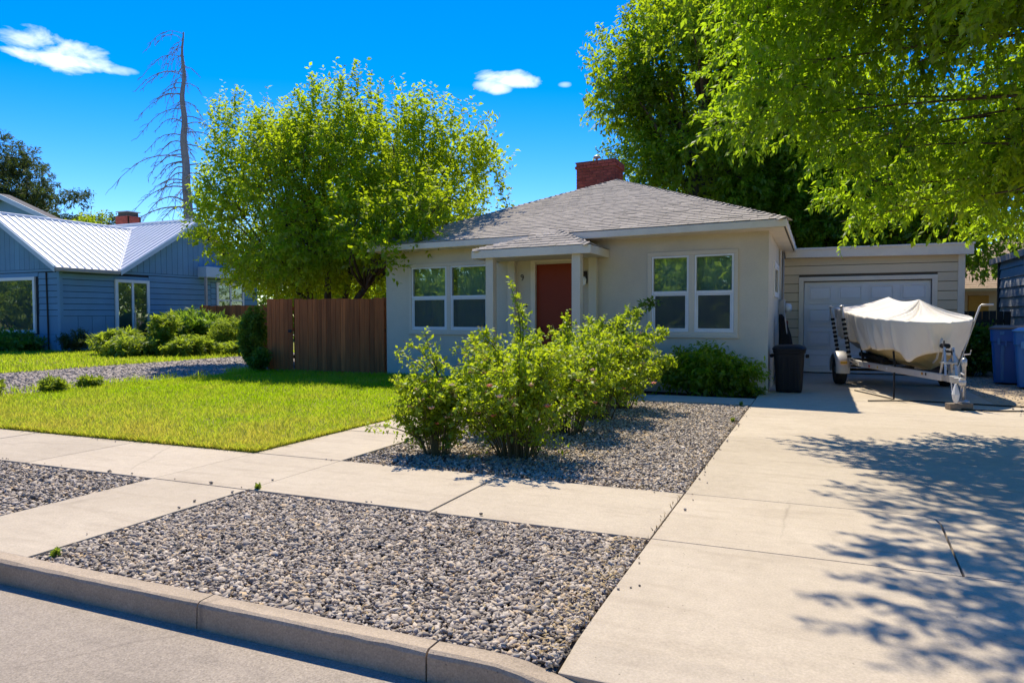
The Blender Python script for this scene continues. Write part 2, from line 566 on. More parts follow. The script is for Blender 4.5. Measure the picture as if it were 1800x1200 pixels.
M['stem'] = surf('green brown stem', (0.14, 0.12, 0.05), (0.10, 0.08, 0.035), 0.85)
M['black_plastic'] = surf('black plastic', (0.010, 0.010, 0.011), (0.014, 0.014, 0.014), 0.5, 3, 40, 0.15, 0.08, spec=0.25)
M['rubber'] = surf('black rubber', (0.018, 0.018, 0.018), (0.03, 0.028, 0.026), 0.85, 6)
M['black_cloth'] = surf('black fabric', (0.012, 0.012, 0.014), (0.018, 0.018, 0.02), 0.95)
M['blue_plastic'] = surf('blue bin plastic', (0.016, 0.155, 0.52), (0.014, 0.135, 0.46), 0.42, 2, 30, 0.06, 0.06, spec=0.45)
M['blue_plastic_faded'] = surf('faded blue plastic', (0.10, 0.30, 0.62), (0.08, 0.26, 0.56), 0.45, 2, 30, 0.06, 0.06)
M['lid_grey'] = surf('dusty grey brown lid', (0.24, 0.19, 0.15), (0.19, 0.15, 0.12), 0.7)
M['galv'] = surf('galvanised steel', (0.52, 0.51, 0.49), (0.42, 0.41, 0.40), 0.42, 8, 40, 0.1, 0.1, metal=0.55)
M['alu'] = surf('painted aluminium rail', (0.58, 0.55, 0.50), (0.52, 0.49, 0.45), 0.45, 4, 40, 0.07, 0.08, metal=0.2)
M['black_steel'] = surf('black steel', (0.02, 0.02, 0.021), (0.03, 0.027, 0.025), 0.55)
M['canvas'] = surf('off white canvas', (0.80, 0.73, 0.62), (0.76, 0.69, 0.585), 0.85, 2.5, 200, 0.05, 0.25, 9, 0.02, spec=0.15, stain=(0.52, 0.44, 0.34), stain_scale=1.3, stain_amt=0.35)
M['hull'] = surf('olive tan hull', (0.36, 0.28, 0.125), (0.32, 0.25, 0.11), 0.4, 2, 40, 0.08, 0.05)
M['block_wood'] = surf('weathered timber block', (0.24, 0.185, 0.135), (0.18, 0.14, 0.1), 0.9, 5, 40, 0.2, 0.3, stretch=(1, 6, 6))
M['red'] = surf('red sticker', (0.5, 0.05, 0.04), rough=0.5, bump=0)
M['yellow'] = surf('yellow sticker', (0.62, 0.42, 0.05), rough=0.5, bump=0)
M['amber'] = surf('amber reflector', (0.75, 0.42, 0.06), rough=0.3, bump=0)
M['white_plastic'] = surf('white plastic', (0.72, 0.72, 0.7), (0.62, 0.62, 0.6), 0.5)
M['curtain'] = surf('pale curtain', (0.78, 0.82, 0.74), (0.70, 0.74, 0.67), 0.9, bump=0.1)
M['curtain_blue'] = surf('blue grey curtain', (0.42, 0.53, 0.62), (0.34, 0.44, 0.53), 0.9, bump=0.1)
M['interior'] = surf('dim interior wall', (0.30, 0.28, 0.25), (0.27, 0.25, 0.22), 0.9, bump=0)
M['glass'] = glass_mat('window glass', tint=(0.80, 0.93, 0.84), refl=0.14)
M['glass_low'] = glass_mat('lower window glass', refl=0.10)
M['glass_far'] = glass_mat('far window glass', refl=0.05)
M['screen'] = screen_mat('insect screen')
M['tan_shingle'] = surf('tan shingle', (0.46, 0.33, 0.21), (0.38, 0.27, 0.17), 0.95, 5, 60, 0.25, 0.4, per_object=0.16)
M['cream_wall'] = surf('cream wall', (0.62, 0.51, 0.34), (0.58, 0.47, 0.31), 0.85)
M['ochre'] = surf('ochre door', (0.52, 0.29, 0.06), (0.48, 0.26, 0.05), 0.7)
M['dark_pane'] = surf('dark window', (0.10, 0.09, 0.075), (0.08, 0.075, 0.065), 0.25, bump=0)
M['shed_board'] = surf('faded blue grey board', (0.50, 0.515, 0.52), (0.43, 0.455, 0.47), 0.75, 1.5, 40, 0.1, 0.2, per_object=0.06, stretch=(1, 3, 3))
M['blossom'] = surf('pink blossom', (0.85, 0.2, 0.14), (0.88, 0.42, 0.3), 0.7, 30, bump=0)
M['pale_blossom'] = surf('faded blossom', (0.85, 0.60, 0.46), (0.75, 0.42, 0.3), 0.7, 30, bump=0)
M['lamp_glass'] = surf('frosted lamp glass', (0.8, 0.79, 0.75), rough=0.25, bump=0)
M['bronze'] = surf('dark bronze metal', (0.07, 0.05, 0.035), (0.09, 0.065, 0.045), 0.4, metal=0.6)
M['straw'] = var_mat('dry straw', [(0, (0.3, 0.2, 0.09)), (1, (0.46, 0.34, 0.16))])

M['maple_leaf'] = leaf_mat('yellow green leaf', (0.060, 0.115, 0.006), (0.205, 0.285, 0.012), (0.70, 0.88, 0.015), 0.52, 0.02)
M['near_leaf'] = leaf_mat('bright green leaf', (0.045, 0.095, 0.006), (0.17, 0.265, 0.014), (0.64, 0.90, 0.018), 0.52, 0.03)
M['rear_leaf'] = leaf_mat('deep green leaf', (0.045, 0.09, 0.006), (0.16, 0.235, 0.012), (0.62, 0.82, 0.015), 0.52, 0.02)
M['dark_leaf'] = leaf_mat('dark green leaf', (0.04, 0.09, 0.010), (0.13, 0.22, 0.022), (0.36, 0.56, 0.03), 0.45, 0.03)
M['pine_leaf'] = leaf_mat('dark conifer spray', (0.020, 0.042, 0.014), (0.060, 0.090, 0.022), (0.14, 0.2, 0.03), 0.35, 0.02)
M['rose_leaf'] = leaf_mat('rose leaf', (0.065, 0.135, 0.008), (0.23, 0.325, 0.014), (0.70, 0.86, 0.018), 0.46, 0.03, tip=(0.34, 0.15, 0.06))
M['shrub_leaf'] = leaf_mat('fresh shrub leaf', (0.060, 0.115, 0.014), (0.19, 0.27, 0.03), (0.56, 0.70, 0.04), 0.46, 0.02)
M['grass'] = leaf_mat('lawn blade', (0.12, 0.24, 0.003), (0.50, 0.42, 0.10), (0.86, 0.74, 0.09), 0.46, 0.0, trans0=(0.60, 0.88, 0.008))

# ------------------------------------------------------------------ setting: ground, road, kerb, slabs
ROAD_Z = -0.125


def struct_mesh(name, mb, mat, **kw):
    return tag(mb.build(name, mat, **kw), kind='structure')


struct_mesh('ground', MB().add([(-900, -900, -0.5), (900, -900, -0.5), (900, 900, -0.5), (-900, 900, -0.5)], [(0, 1, 2, 3)]), M['soil'])
struct_mesh('road', MB().box((-140, -7.0, -0.6), (140, 2.452, ROAD_Z)), M['asphalt'])
struct_mesh('opposite_verge', MB().box((-140, -60, -0.6), (140, -7.004, 0.0)), M['turf'])
struct_mesh('yard_ground', MB().box((-140, 2.56, -0.6), (140, 140, -0.118)), M['soil'])

# kerb: separate lengths with joints, the last one dipping to the driveway
kerb = structure('kerb')
KY0, KY1 = 2.452, 2.558


def kerb_piece(x0, x1, zf=lambda x: 0.0):
    n = max(2, int((x1 - x0) / 0.09) + 1)
    xs = np.linspace(x0, x1, n)
    prof = [(KY0 + 0.012, -0.3), (KY0, ROAD_Z + .0), (KY0 + 0.004, -0.022), (KY0 + 0.010, -0.009), (KY0 + 0.026, 0.0), (KY1, 0.0), (KY1, -0.3)]
    vs, fs = [], []
    P = len(prof)
    for i, x in enumerate(xs):
        dz = zf(x)
        for (y, z) in prof:
            j = 0.0 if z < -0.2 else mnoise.noise(Vector((x * 22, y * 60, z * 40))) * 0.004
            vs.append((x, y + j, max(z + (dz if z > -0.12 else 0), -0.3) + j))
    for i in range(n - 1):
        for k in range(P):
            fs.append((i * P + k, i * P + (k + 1) % P, (i + 1) * P + (k + 1) % P, (i + 1) * P + k))
    fs += [tuple(range(P)), tuple((n - 1) * P + k for k in range(P))]
    MB().add(vs, fs).build('kerb_stone', M['kerb'], kerb)


edges = [-24, -20.4, -17.3, -14.2, -11.1, -8.4, -5.5, -2.685, -1.440]
for a, b in zip(edges[:-1], edges[1:]):
    kerb_piece(a + 0.004, b - 0.004)


def dip(x):
    t = min(1, max(0, (x + 1.20) / 0.62))
    return -0.09 * (t * t * (3 - 2 * t))


kerb_piece(-1.434, -0.55, dip)
kerb_piece(-0.542, 3.4, lambda x: -0.09)
kerb_piece(3.41, 6.5, lambda x: -0.09 * (1 - min(1, max(0, (x - 3.5) / .4))))

G2 = 0.005


def slab(parent, x0, x1, y0, y1, z=0.0, name='slab', mat=None):
    dz = random.uniform(-0.004, 0.003)
    mb = MB()
    g = G2
    b = MB()
    nx, ny = max(1, int((x1 - x0) / 0.5)), max(1, int((y1 - y0) / 0.5))
    b.box((x0 + g, y0 + g, -0.12), (x1 - g, y1 - g, z + dz))
    return b.build(name, mat or M['concrete'], parent, bevel=0.007, segs=2)


sidewalk = structure('sidewalk')
SW0, SW1 = 4.25, 5.44
sx = [-24.1, -22.5, -20.9, -19.3, -17.7, -16.1, -14.5, -12.9, -11.6, -9.95, -8.4, -6.78, -5.12, -4.09, -2.46, -0.92]
for a, b in zip(sx[:-1], sx[1:]):
    slab(sidewalk, a, b, SW0, SW1)
walkway = structure('walkway')
wy = [2.56, 4.25]
slab(walkway, -5.12, -4.09, 2.56, 4.25)
for a, b in zip([5.44, 6.93, 8.4, 9.8, 11.15], [6.93, 8.4, 9.8, 11.15, 12.45]):
    slab(walkway, -5.12, -4.09, a, b)
front_path = structure('front_path')
for a, b in zip([-4.09, -2.5], [-2.5, -0.92]):
    slab(front_path, a, b, 11.2, 12.05)
driveway = structure('driveway')
DX0, DX1 = -0.92, 2.75
slab(driveway, DX0, DX1, 5.44, 8.16)
slab(driveway, DX0, DX1, 8.16, 10.95)
slab(driveway, DX0, DX1, 10.95, 12.3)
slab(driveway, DX0, 2.45, 12.3, 15.1)
slab(driveway, -0.70, 2.45, 15.1, 17.86)
# panel crossing the sidewalk line, with the rounded patch cut into its right side
MB().prism([(DX0 + G2, 4.25 + G2, -0.12), (0.70, 4.25 + G2, -0.12), (0.735, 5.25, -0.12), (0.72, 5.37, -0.12), (0.66, 5.44 - G2, -0.12), (DX0 + G2, 5.44 - G2, -0.12)],
           (0, 0, 0.119)).build('slab', M['concrete'], driveway, bevel=0.006, segs=2)
MB().prism([(0.712, 4.25 + G2, -0.12), (DX1, 4.25 + G2, -0.12), (DX1, 5.44 - G2, -0.12), (0.675, 5.44 - G2, -0.12), (0.732, 5.375, -0.12), (0.747, 5.25, -0.12)],
           (0, 0, 0.12)).build('slab', M['concrete'], driveway, bevel=0.006, segs=2)
# apron that dips to the kerb cut
ap = MB()
ys = [4.25 - G2, 3.3, 3.0, 2.8, 2.562]
zs = [0.0, 0.0, -0.004, -0.010, -0.035]
vs = []
for y, z in zip(ys, zs):
    vs += [(DX0 + G2, y, z), (DX1 + .4, y, z), (DX0 + G2, y, -0.2), (DX1 + .4, y, -0.2)]
fs = []
for i in range(4):
    o = i * 4
    fs += [(o, o + 1, o + 5, o + 4), (o + 2, o + 6, o + 7, o + 3), (o, o + 4, o + 6, o + 2), (o + 1, o + 3, o + 7, o + 5)]
fs += [(0, 2, 3, 1), (16, 17, 19, 18)]
ap.add(vs, fs).build('slab', M['concrete'], driveway, bevel=0.006, segs=2)


# ------------------------------------------------------------------ scattered ground cover
def ico():
    t = (1 + 5 ** .5) / 2
    v = np.array([(-1, t, 0), (1, t, 0), (-1, -t, 0), (1, -t, 0), (0, -1, t), (0, 1, t), (0, -1, -t), (0, 1, -t), (t, 0, -1), (t, 0, 1), (-t, 0, -1), (-t, 0, 1)], float)
    v /= np.linalg.norm(v[0])
    f = np.array([(0, 11, 5), (0, 5, 1), (0, 1, 7), (0, 7, 10), (0, 10, 11), (1, 5, 9), (5, 11, 4), (11, 10, 2), (10, 7, 6), (7, 1, 8),
                  (3, 9, 4), (3, 4, 2), (3, 2, 6), (3, 6, 8), (3, 8, 9), (4, 9, 5), (2, 4, 11), (6, 2, 10), (8, 6, 7), (9, 8, 1)])
    return v, f


def rand_rot(n, tilt):
    """random yaw with a tilt, as n 3x3 matrices"""
    a = RNG.uniform(0, 2 * np.pi, n)
    b = RNG.normal(0, tilt, n)
    c = RNG.normal(0, tilt, n)
    z = np.zeros(n); o = np.ones(n)
    Rz = np.stack([np.cos(a), -np.sin(a), z, np.sin(a), np.cos(a), z, z, z, o], -1).reshape(n, 3, 3)
    Rx = np.stack([o, z, z, z, np.cos(b), -np.sin(b), z, np.sin(b), np.cos(b)], -1).reshape(n, 3, 3)
    Ry = np.stack([np.cos(c), z, np.sin(c), z, o, z, -np.sin(c), z, np.cos(c)], -1).reshape(n, 3, 3)
    return Rz @ Rx @ Ry


def scatter_stones(name, x0, x1, y0, y1, n, size, z, mat, seed_tone=0.0, keep=None, mask=None, lift=0.012):
    bv, bf = ico()
    px, py = RNG.uniform(x0, x1, n), RNG.uniform(y0, y1, n)
    if mask is not None:
        k = mask(px, py)
        px, py = px[k], py[k]
        n = len(px)
    s = size * np.exp(RNG.normal(0, 0.28, n))
    k = (px - s * .35 > x0) & (px + s * .35 < x1) & (py - s * .35 > y0) & (py + s * .35 < y1)
    px, py, s = px[k], py[k], s[k]
    n = len(px)
    sc = np.stack([s * RNG.uniform(.75, 1.25, n), s * RNG.uniform(.55, .95, n), s * RNG.uniform(.28, .52, n)], -1) * 0.5
    v = bv[None] * (1 + RNG.normal(0, 0.21, (n, 12, 1)))
    v = v * sc[:, None, :]
    v = np.einsum('nij,nkj->nki', rand_rot(n, 0.55), v)
    v += np.stack([px, py, z + RNG.uniform(-0.2, 1.0, n) * lift], -1)[:, None, :]
    f = bf[None] + (np.arange(n) * 12)[:, None, None]
    tone = np.clip(RNG.beta(1.4, 1.4, n) + seed_tone, 0, 1)
    tone = np.repeat(tone, 12)
    return tag(np_mesh(name, v.reshape(-1, 3), f.reshape(-1, 3), mat, attrs={'var': tone}, facesize=3), kind='stuff')


struct_mesh('kerbside_bed', MB().box((-4.085, 2.562, -0.2), (-0.925, 4.245, -0.035)), M['bed'])
struct_mesh('kerbside_bed', MB().box((-24, 2.562, -0.2), (-5.125, 4.245, -0.035)), M['bed'])
struct_mesh('planting_bed', MB().box((-4.085, 5.445, -0.2), (-0.925, 11.195, -0.035)), M['bed'])
scatter_stones('gravel', -4.09, -0.92, 2.56, 4.25, 26000, 0.029, -0.022, M['stone'])
scatter_stones('gravel', -9.5, -5.12, 2.56, 4.25, 16000, 0.033, -0.022, M['stone'])
# the bushes' mulch shows between the stones of the planting bed
scatter_stones('gravel', -4.09, -0.92, 5.44, 11.2, 46000, 0.030, -0.022, M['stone'], 0.05,
               mask=lambda x, y: ~((x < -2.2) & (RNG.random(len(x)) < 0.35)))

# lawns
LX0, LX1 = -13.0, -5.13
def lawn_edge(y):
    return -12.85 + 0.18 * math.sin(y * 1.7) + 0.1 * math.sin(y * 4.1 + 1)
ly = np.linspace(5.46, 14.0, 40)
lawn = MB().prism([(LX1, 5.46, -0.1), (LX1, 14.0, -0.1)] + [(lawn_edge(y), y, -0.1) for y in ly[::-1]], (0, 0, 0.105))
struct_mesh('lawn', lawn, M['turf'])
struct_mesh('gravel_drive', MB().box((-18.6, 2.56, -0.1), (-12.4, 45, -0.012)), M['drive_gravel'])
struct_mesh('neighbour_lawn', MB().box((-60, 5.46, -0.1), (-18.3, 40, 0.0)), M['turf'])
struct_mesh('dirt_verge', MB().box((2.455, 10.9, -0.1), (9, 24, -0.006)), M['sand'])
scatter_stones('gravel', -18.4, -12.9, 5.6, 26, 16000, 0.05, -0.012, M['crushed'], lift=0.012, mask=lambda x, y: RNG.random(len(x)) < np.clip(8.0 / y, .2, 1))
scatter_stones('gravel', 2.47, 5.5, 11.0, 19, 2600, 0.03, -0.006, M['crushed'], 0.25, lift=0.006)


def scatter_grass(name, px, py, z, hgt, width, tone, mat=None, lean=0.35):
    n = len(px)
    a = RNG.uniform(0, 2 * np.pi, n)
    h = hgt * np.exp(RNG.normal(0, 0.3, n))
    ln = RNG.normal(0, lean, (n, 2)) * h[:, None]
    w = width * RNG.uniform(.7, 1.3, n)
    dx, dy = np.cos(a) * w / 2, np.sin(a) * w / 2
    zz = np.broadcast_to(z, n)
    b0 = np.stack([px - dx, py - dy, zz - .004], -1)
    b1 = np.stack([px + dx, py + dy, zz - .004], -1)
    m0 = np.stack([px + dx * .75 + ln[:, 0] * .4, py + dy * .75 + ln[:, 1] * .4, zz + h * .6], -1)
    m1 = np.stack([px - dx * .75 + ln[:, 0] * .4, py - dy * .75 + ln[:, 1] * .4, zz + h * .6], -1)
    tp = np.stack([px + ln[:, 0], py + ln[:, 1], zz + h], -1)
    v = np.stack([b0, b1, m0, m1, tp], 1).reshape(-1, 3)
    o = (np.arange(n) * 5)[:, None]
    f = np.concatenate([o + np.array([[0, 1, 2]]), o + np.array([[0, 2, 3]]), o + np.array([[3, 2, 4]])], 1).reshape(-1, 3)
    return tag(np_mesh(name, v, f, mat or M['grass'], attrs={'var': np.repeat(np.clip(tone, 0, 1), 5)}, facesize=3), kind='stuff')


def vnoise(x, y, s, seed=0.0):
    return np.array([mnoise.noise(Vector((a * s, b * s, seed))) for a, b in zip(x, y)])


def lawn_grass():
    n = 105000
    # denser towards the camera
    y = 5.45 + (14.0 - 5.45) * RNG.random(n) ** 1.25
    x = RNG.uniform(-13.1, LX1 + 0.015, n)
    k = x > np.array([lawn_edge(t) for t in y]) - 0.08 + RNG.normal(0, .06, n)
    x, y = x[k], y[k]
    cell = 0.12
    gx, gy = np.round(x / cell), np.round(y / cell)
    keys, inv = np.unique(np.stack([gx, gy], 1), axis=0, return_inverse=True)
    inv = inv.ravel()
    nz = (vnoise(keys[:, 0] * cell, keys[:, 1] * cell, 1.1) + 0.6 * vnoise(keys[:, 0] * cell, keys[:, 1] * cell, 3.5, 5))[inv]
    # dry yellow tips along the pavement edges, greener towards the house
    dry = np.clip(1.0 - (y - 5.45) / 3.6, 0, 1) * 0.55
    tone = 0.12 + dry * 1.15 + 0.42 * nz + RNG.normal(0, 0.17, len(x))
    h = 0.042 * (1 + 0.35 * np.clip(nz, -1, 1))
    scatter_grass('grass', x, y, 0.004, 1.0, 0.0075, tone) if False else None
    n = len(x)
    tone = np.clip(tone, 0, 1)
    o = scatter_grass('grass', x, y, np.full(n, 0.004), h, 0.0085, tone, lean=0.45)
    # rim of longer blades hanging over the pavement edges
    n = 5000
    x = RNG.uniform(-12.9, LX1, n); y = 5.455 + np.abs(RNG.normal(0, .025, n))
    x2 = LX1 - np.abs(RNG.normal(0, .025, n)); y2 = RNG.uniform(5.46, 12.5, n)
    x, y = np.concatenate([x, x2]), np.concatenate([y, y2])
    scatter_grass('grass', x, y, 0.0, 0.055, 0.007, RNG.uniform(.2, .95, len(x)), lean=0.7)


lawn_grass()


def patch_grass(x0, x1, y0, y1, n, h, w, tone0, mask=None):
    x, y = RNG.uniform(x0, x1, n), RNG.uniform(y0, y1, n)
    if mask is not None:
        k = mask(x, y)
        x, y = x[k], y[k]
    scatter_grass('grass', x, y, 0.0, h, w, np.clip(RNG.normal(tone0, .2, len(x)), 0, 1), lean=.5)


patch_grass(-29, -18.2, 5.5, 21, 30000, 0.07, 0.022, 0.3)
# tufts along the gravel drive's edges
patch_grass(-13.6, -12.6, 5.6, 14, 2600, 0.09, 0.014, 0.25, mask=lambda x, y: vnoise(x, y, 1.3, 3) > 0.05)
patch_grass(-18.8, -18.0, 6, 22, 2600, 0.09, 0.018, 0.3)
# straw and blades in the joints and bed edges
n = 500
scatter_grass('dry_grass', np.concatenate([RNG.normal(-0.93, .012, 250), RNG.uniform(-4, -1, 250)]),
              np.concatenate([RNG.uniform(2.7, 11, 250), 5.47 + np.abs(RNG.normal(0, .03, 250))]), 0.0, 0.02, 0.006, RNG.random(500), M['straw'], 1.0)

# stones kicked onto the paving
def strays(n, xs, ys, z=0.002):
    bv, bf = ico()
    s = 0.019 * np.exp(RNG.normal(0, .35, n))
    sc = np.stack([s, s * .8, s * .55], -1) * .5
    v = bv[None] * (1 + RNG.normal(0, .2, (n, 12, 1))) * sc[:, None, :]
    v = np.einsum('nij,nkj->nki', rand_rot(n, .3), v) + np.stack([xs, ys, z + s * .2], -1)[:, None, :]
    f = bf[None] + (np.arange(n) * 12)[:, None, None]
    tag(np_mesh('stray_stones', v.reshape(-1, 3), f.reshape(-1, 3), M['stone'], attrs={'var': np.repeat(RNG.random(n), 12)}, facesize=3), 'a few stray gravel stones lying on the pavement', 'gravel', kind='stuff')
strays(70, np.concatenate([RNG.uniform(-8, -1, 30), -.91 + np.abs(RNG.normal(0, .05, 25)), -4.11 - np.abs(RNG.normal(0, .04, 15))]),
       np.concatenate([4.26 + np.abs(RNG.normal(0, .035, 17)), 5.43 - np.abs(RNG.normal(0, .035, 13)), RNG.uniform(2.8, 11, 25), RNG.uniform(2.7, 10.8, 15)]))

# straw and small weeds caught between the stones along the bed edges
def edge_straw(n, xa, ya):
    P = np.stack([xa, ya, RNG.uniform(-.006, .012, n)], -1)
    return P
EP = np.concatenate([edge_straw(420, -.95 - np.abs(RNG.normal(0, .12, 420)), RNG.uniform(2.6, 4.2, 420)), edge_straw(500, -.96 - np.abs(RNG.normal(0, .14, 500)), RNG.uniform(5.5, 11.1, 500)),
                     edge_straw(420, RNG.uniform(-4.05, -.95, 420), RNG.uniform(2.6, 4.2, 420)), edge_straw(160, RNG.uniform(-8, -5.2, 160), RNG.uniform(2.6, 4.2, 160))])
a_ = RNG.uniform(0, 6.28, len(EP))
d_ = np.stack([np.cos(a_), np.sin(a_), RNG.normal(.1, .2, len(EP))], -1) * RNG.uniform(.012, .045, (len(EP), 1))
w_ = np.stack([-np.sin(a_), np.cos(a_), np.zeros(len(EP))], -1) * RNG.uniform(.002, .006, (len(EP), 1))
v_ = np.stack([EP, EP + d_ * .5 + w_, EP + d_, EP + d_ * .5 - w_], 1).reshape(-1, 3)
tag(np_mesh('straw_litter', v_, (np.arange(len(EP)) * 4)[:, None] + np.array([[0, 1, 2, 3]]), M['straw'], attrs={'var': np.repeat(RNG.random(len(EP)), 4)}), 'bits of dry straw caught between the gravel stones', 'straw', kind='stuff')

# ------------------------------------------------------------------ stucco house
S_, C_ = 0.115, math.sqrt(1 - 0.115 ** 2)
HO = Vector((-0.80, 13.06, 0))


def HT(a, d, z):
    """house frame: a runs along the front wall from its right corner, d is depth behind the front wall"""
    return (HO.x - a * C_, HO.y + a * S_ + d, z)


def HB():
    return MB(HT)


def wall_grid(mb, a0, a1, z0, z1, d0, d1, holes, axis='a'):
    """solid wall slab with rectangular openings; holes = (a0,a1,z0,z1)"""
    xs = sorted({a0, a1, *[h[0] for h in holes], *[h[1] for h in holes]})
    zs = sorted({z0, z1, *[h[2] for h in holes], *[h[3] for h in holes]})
    def solid(i, j):
        if i < 0 or j < 0 or i >= len(xs) - 1 or j >= len(zs) - 1:
            return False
        cx, cz = (xs[i] + xs[i + 1]) / 2, (zs[j] + zs[j + 1]) / 2
        return not any(h[0] < cx < h[1] and h[2] < cz < h[3] for h in holes)
    P = (lambda x, d, z: (x, d, z)) if axis == 'a' else (lambda x, d, z: (d, x, z))
    for i in range(len(xs) - 1):
        for j in range(len(zs) - 1):
            if not solid(i, j):
                continue
            x, X, z, Z = xs[i], xs[i + 1], zs[j], zs[j + 1]
            mb.add([P(x, d0, z), P(X, d0, z), P(X, d0, Z), P(x, d0, Z)], [(0, 1, 2, 3)])
            mb.add([P(x, d1, z), P(X, d1, z), P(X, d1, Z), P(x, d1, Z)], [(3, 2, 1, 0)])
            for (di, dj, pts) in ((-1, 0, [(x, z), (x, Z)]), (1, 0, [(X, z), (X, Z)]), (0, -1, [(x, z), (X, z)]), (0, 1, [(x, Z), (X, Z)])):
                if not solid(i + di, j + dj):
                    (p, q), (r, t) = pts
                    mb.add([P(p, d0, q), P(r, d0, t), P(r, d1, t), P(p, d1, q)], [(0, 1, 2, 3)])
    return mb


def frame(mb, a0, a1, z0, z1, w, d0, d1, wb=None, P=None):
    """picture-frame of four butted bars"""
    wb = wb or w
    B = mb.box
    B((a0, d0, z0), (a1, d1, z0 + wb))
    B((a0, d0, z1 - w), (a1, d1, z1))
    B((a0, d0, z0 + wb), (a0 + w, d1, z1 - w))
    B((a1 - w, d0, z0 + wb), (a1, d1, z1 - w))
    return mb


def curtain_mesh(T, a0, a1, d, z0, z1, folds, amp, seed=0):
    n = folds * 6
    vs, fs = [], []
    for i in range(n + 1):
        t = i / n
        a = a0 + (a1 - a0) * t
        w = amp * math.sin(t * folds * 2 * math.pi + seed) * (0.7 + 0.5 * math.sin(t * 9 + seed))
        vs += [(a, d + w, z0), (a, d + w * 0.6, z1)]
    for i in range(n):
        fs.append((2 * i, 2 * i + 2, 2 * i + 3, 2 * i + 1))
    return MB(T).add(vs, fs)


house = thing('stucco_house', 'low tan stucco house with dark red front door and grey hipped roof', 'house', HT(4.2, 4, 0))
W1, W2, WZ0, WZ1 = (5.62, 7.80), (0.505, 2.165), 0.965, 2.515
HW, HD, HZ = 8.47, 10.8, 2.83
DOOR = (3.50, 4.64, 0.16, 2.44)
wm = HB()
wall_grid(wm, 0, HW, -0.08, HZ, 0, 0.16, [(W1[0] + .06, W1[1] - .06, WZ0 + .06, WZ1 - .06), (W2[0] + .06, W2[1] - .06, WZ0 + .06, WZ1 - .06),
                                         (DOOR[0] + .05, DOOR[1] - .05, -0.08, DOOR[3] - .05)])
SWIN = (1.55, 3.15, 1.70, 2.38)
wall_grid(wm, 0.163, HD, -0.08, HZ, 0, 0.16, [(SWIN[0] + .05, SWIN[1] - .05, SWIN[2] + .05, SWIN[3] - .05)], axis='d')
wall_grid(wm, 0.163, HD, -0.08, HZ, HW - .16, HW, [], axis='d')
wm.box((0.163, HD - .16, -0.08), (HW - .163, HD, HZ))
wm.build('wall', M['stucco'], house)
HB().box((0.163, 0.163, -0.06), (HW - .163, HD - .17, 0.12)).build('floor', M['interior'], house)
HB().box((0.163, 0.163, 2.6), (HW - .163, HD - .17, 2.66)).build('ceiling', M['interior'], house)
HB().box((0.165, 3.6, 0.122), (HW - .165, 3.7, 2.598)).build('partition', M['interior'], house)


def double_window(a0, a1, z0, z1, name):
    """two side-by-side single-hung sashes in one wide cased frame"""
    w = frame(HB(), a0, a1, z0, z1, 0.075, -0.028, 0.05).build('window', M['post'], house, bevel=0.004)
    mid = (a0 + a1) / 2
    HB().box((mid - .05, -0.022, z0 + .075), (mid + .05, 0.05, z1 - .075)).build('mullion', M['post'], w, bevel=0.004)
    HB().box((a0 - .01, -0.04, z0 - .03), (a1 + .01, 0.02, z0 - .001)).build('sill', M['post'], w, bevel=0.004)
    zm = z0 + (z1 - z0) * 0.515
    for (s0, s1) in ((a0 + .077, mid - .052), (mid + .052, a1 - .077)):
        frame(HB(), s0, s1, z0 + .077, z1 - .077, 0.036, -0.014, 0.06).build('frame', M['vinyl'], w, bevel=0.003)
        HB().box((s0 + .037, -0.010, zm - .028), (s1 - .037, 0.058, zm + .028)).build('rail', M['vinyl'], w, bevel=0.003)
        frame(HB(), s0 + .038, s1 - .038, z0 + .115, zm - .03, 0.028, 0.0, 0.03).build('sash', M['vinyl'], w, bevel=0.002)
        HB().box((s0 + .037, 0.026, zm + .029), (s1 - .037, 0.031, z1 - .114)).build('pane', M['glass'], w)
        HB().box((s0 + .067, 0.012, z0 + .144), (s1 - .067, 0.017, zm - .059)).build('pane', M['glass_low'], w)
        HB().box((s0 + .067, 0.004, z0 + .144), (s1 - .067, 0.006, zm - .059)).build('screen', M['screen'], w)
    return w


w1 = double_window(*W1, WZ0, WZ1, 'a')
w2 = double_window(*W2, WZ0, WZ1, 'b')
curtain_mesh(HT, 5.70, 6.60, 0.20, 0.8, 2.5, 9, 0.03, 1).build('curtain', M['curtain'], w1, smooth=True)
curtain_mesh(HT, 6.75, 7.75, 0.20, 0.8, 2.5, 9, 0.03, 2).build('curtain', M['curtain'], w1, smooth=True)
curtain_mesh(HT, 0.55, 2.12, 0.20, 1.72, 2.5, 11, 0.02, 0.4).build('curtain', M['curtain'], w2, smooth=True)
# things on the inside sills
HB().box((7.25, 0.07, 1.0), (7.5, 0.155, 1.32)).build('box_on_sill', M['white_plastic'], w1, bevel=.01)
HB().lathe((5.86, 0.11, 1.03), [(0.04, 0), (0.06, .06), (0.065, .2), (0.05, .3), (0.03, .36), (0.045, .40)], 12).build('jug_on_sill', M['white_plastic'], w1, smooth=True)
HB().lathe((0.88, 0.14, 1.03), [(0.09, 0), (0.085, .04), (0.03, .09), (0.03, .13)], 10).build('ornament_on_sill', M['white_plastic'], w2, smooth=True)
HB().box((1.45, 0.08, 1.10), (2.0, 0.14, 1.16)).build('window_lock_bar', M['white_plastic'], w2, bevel=.01)

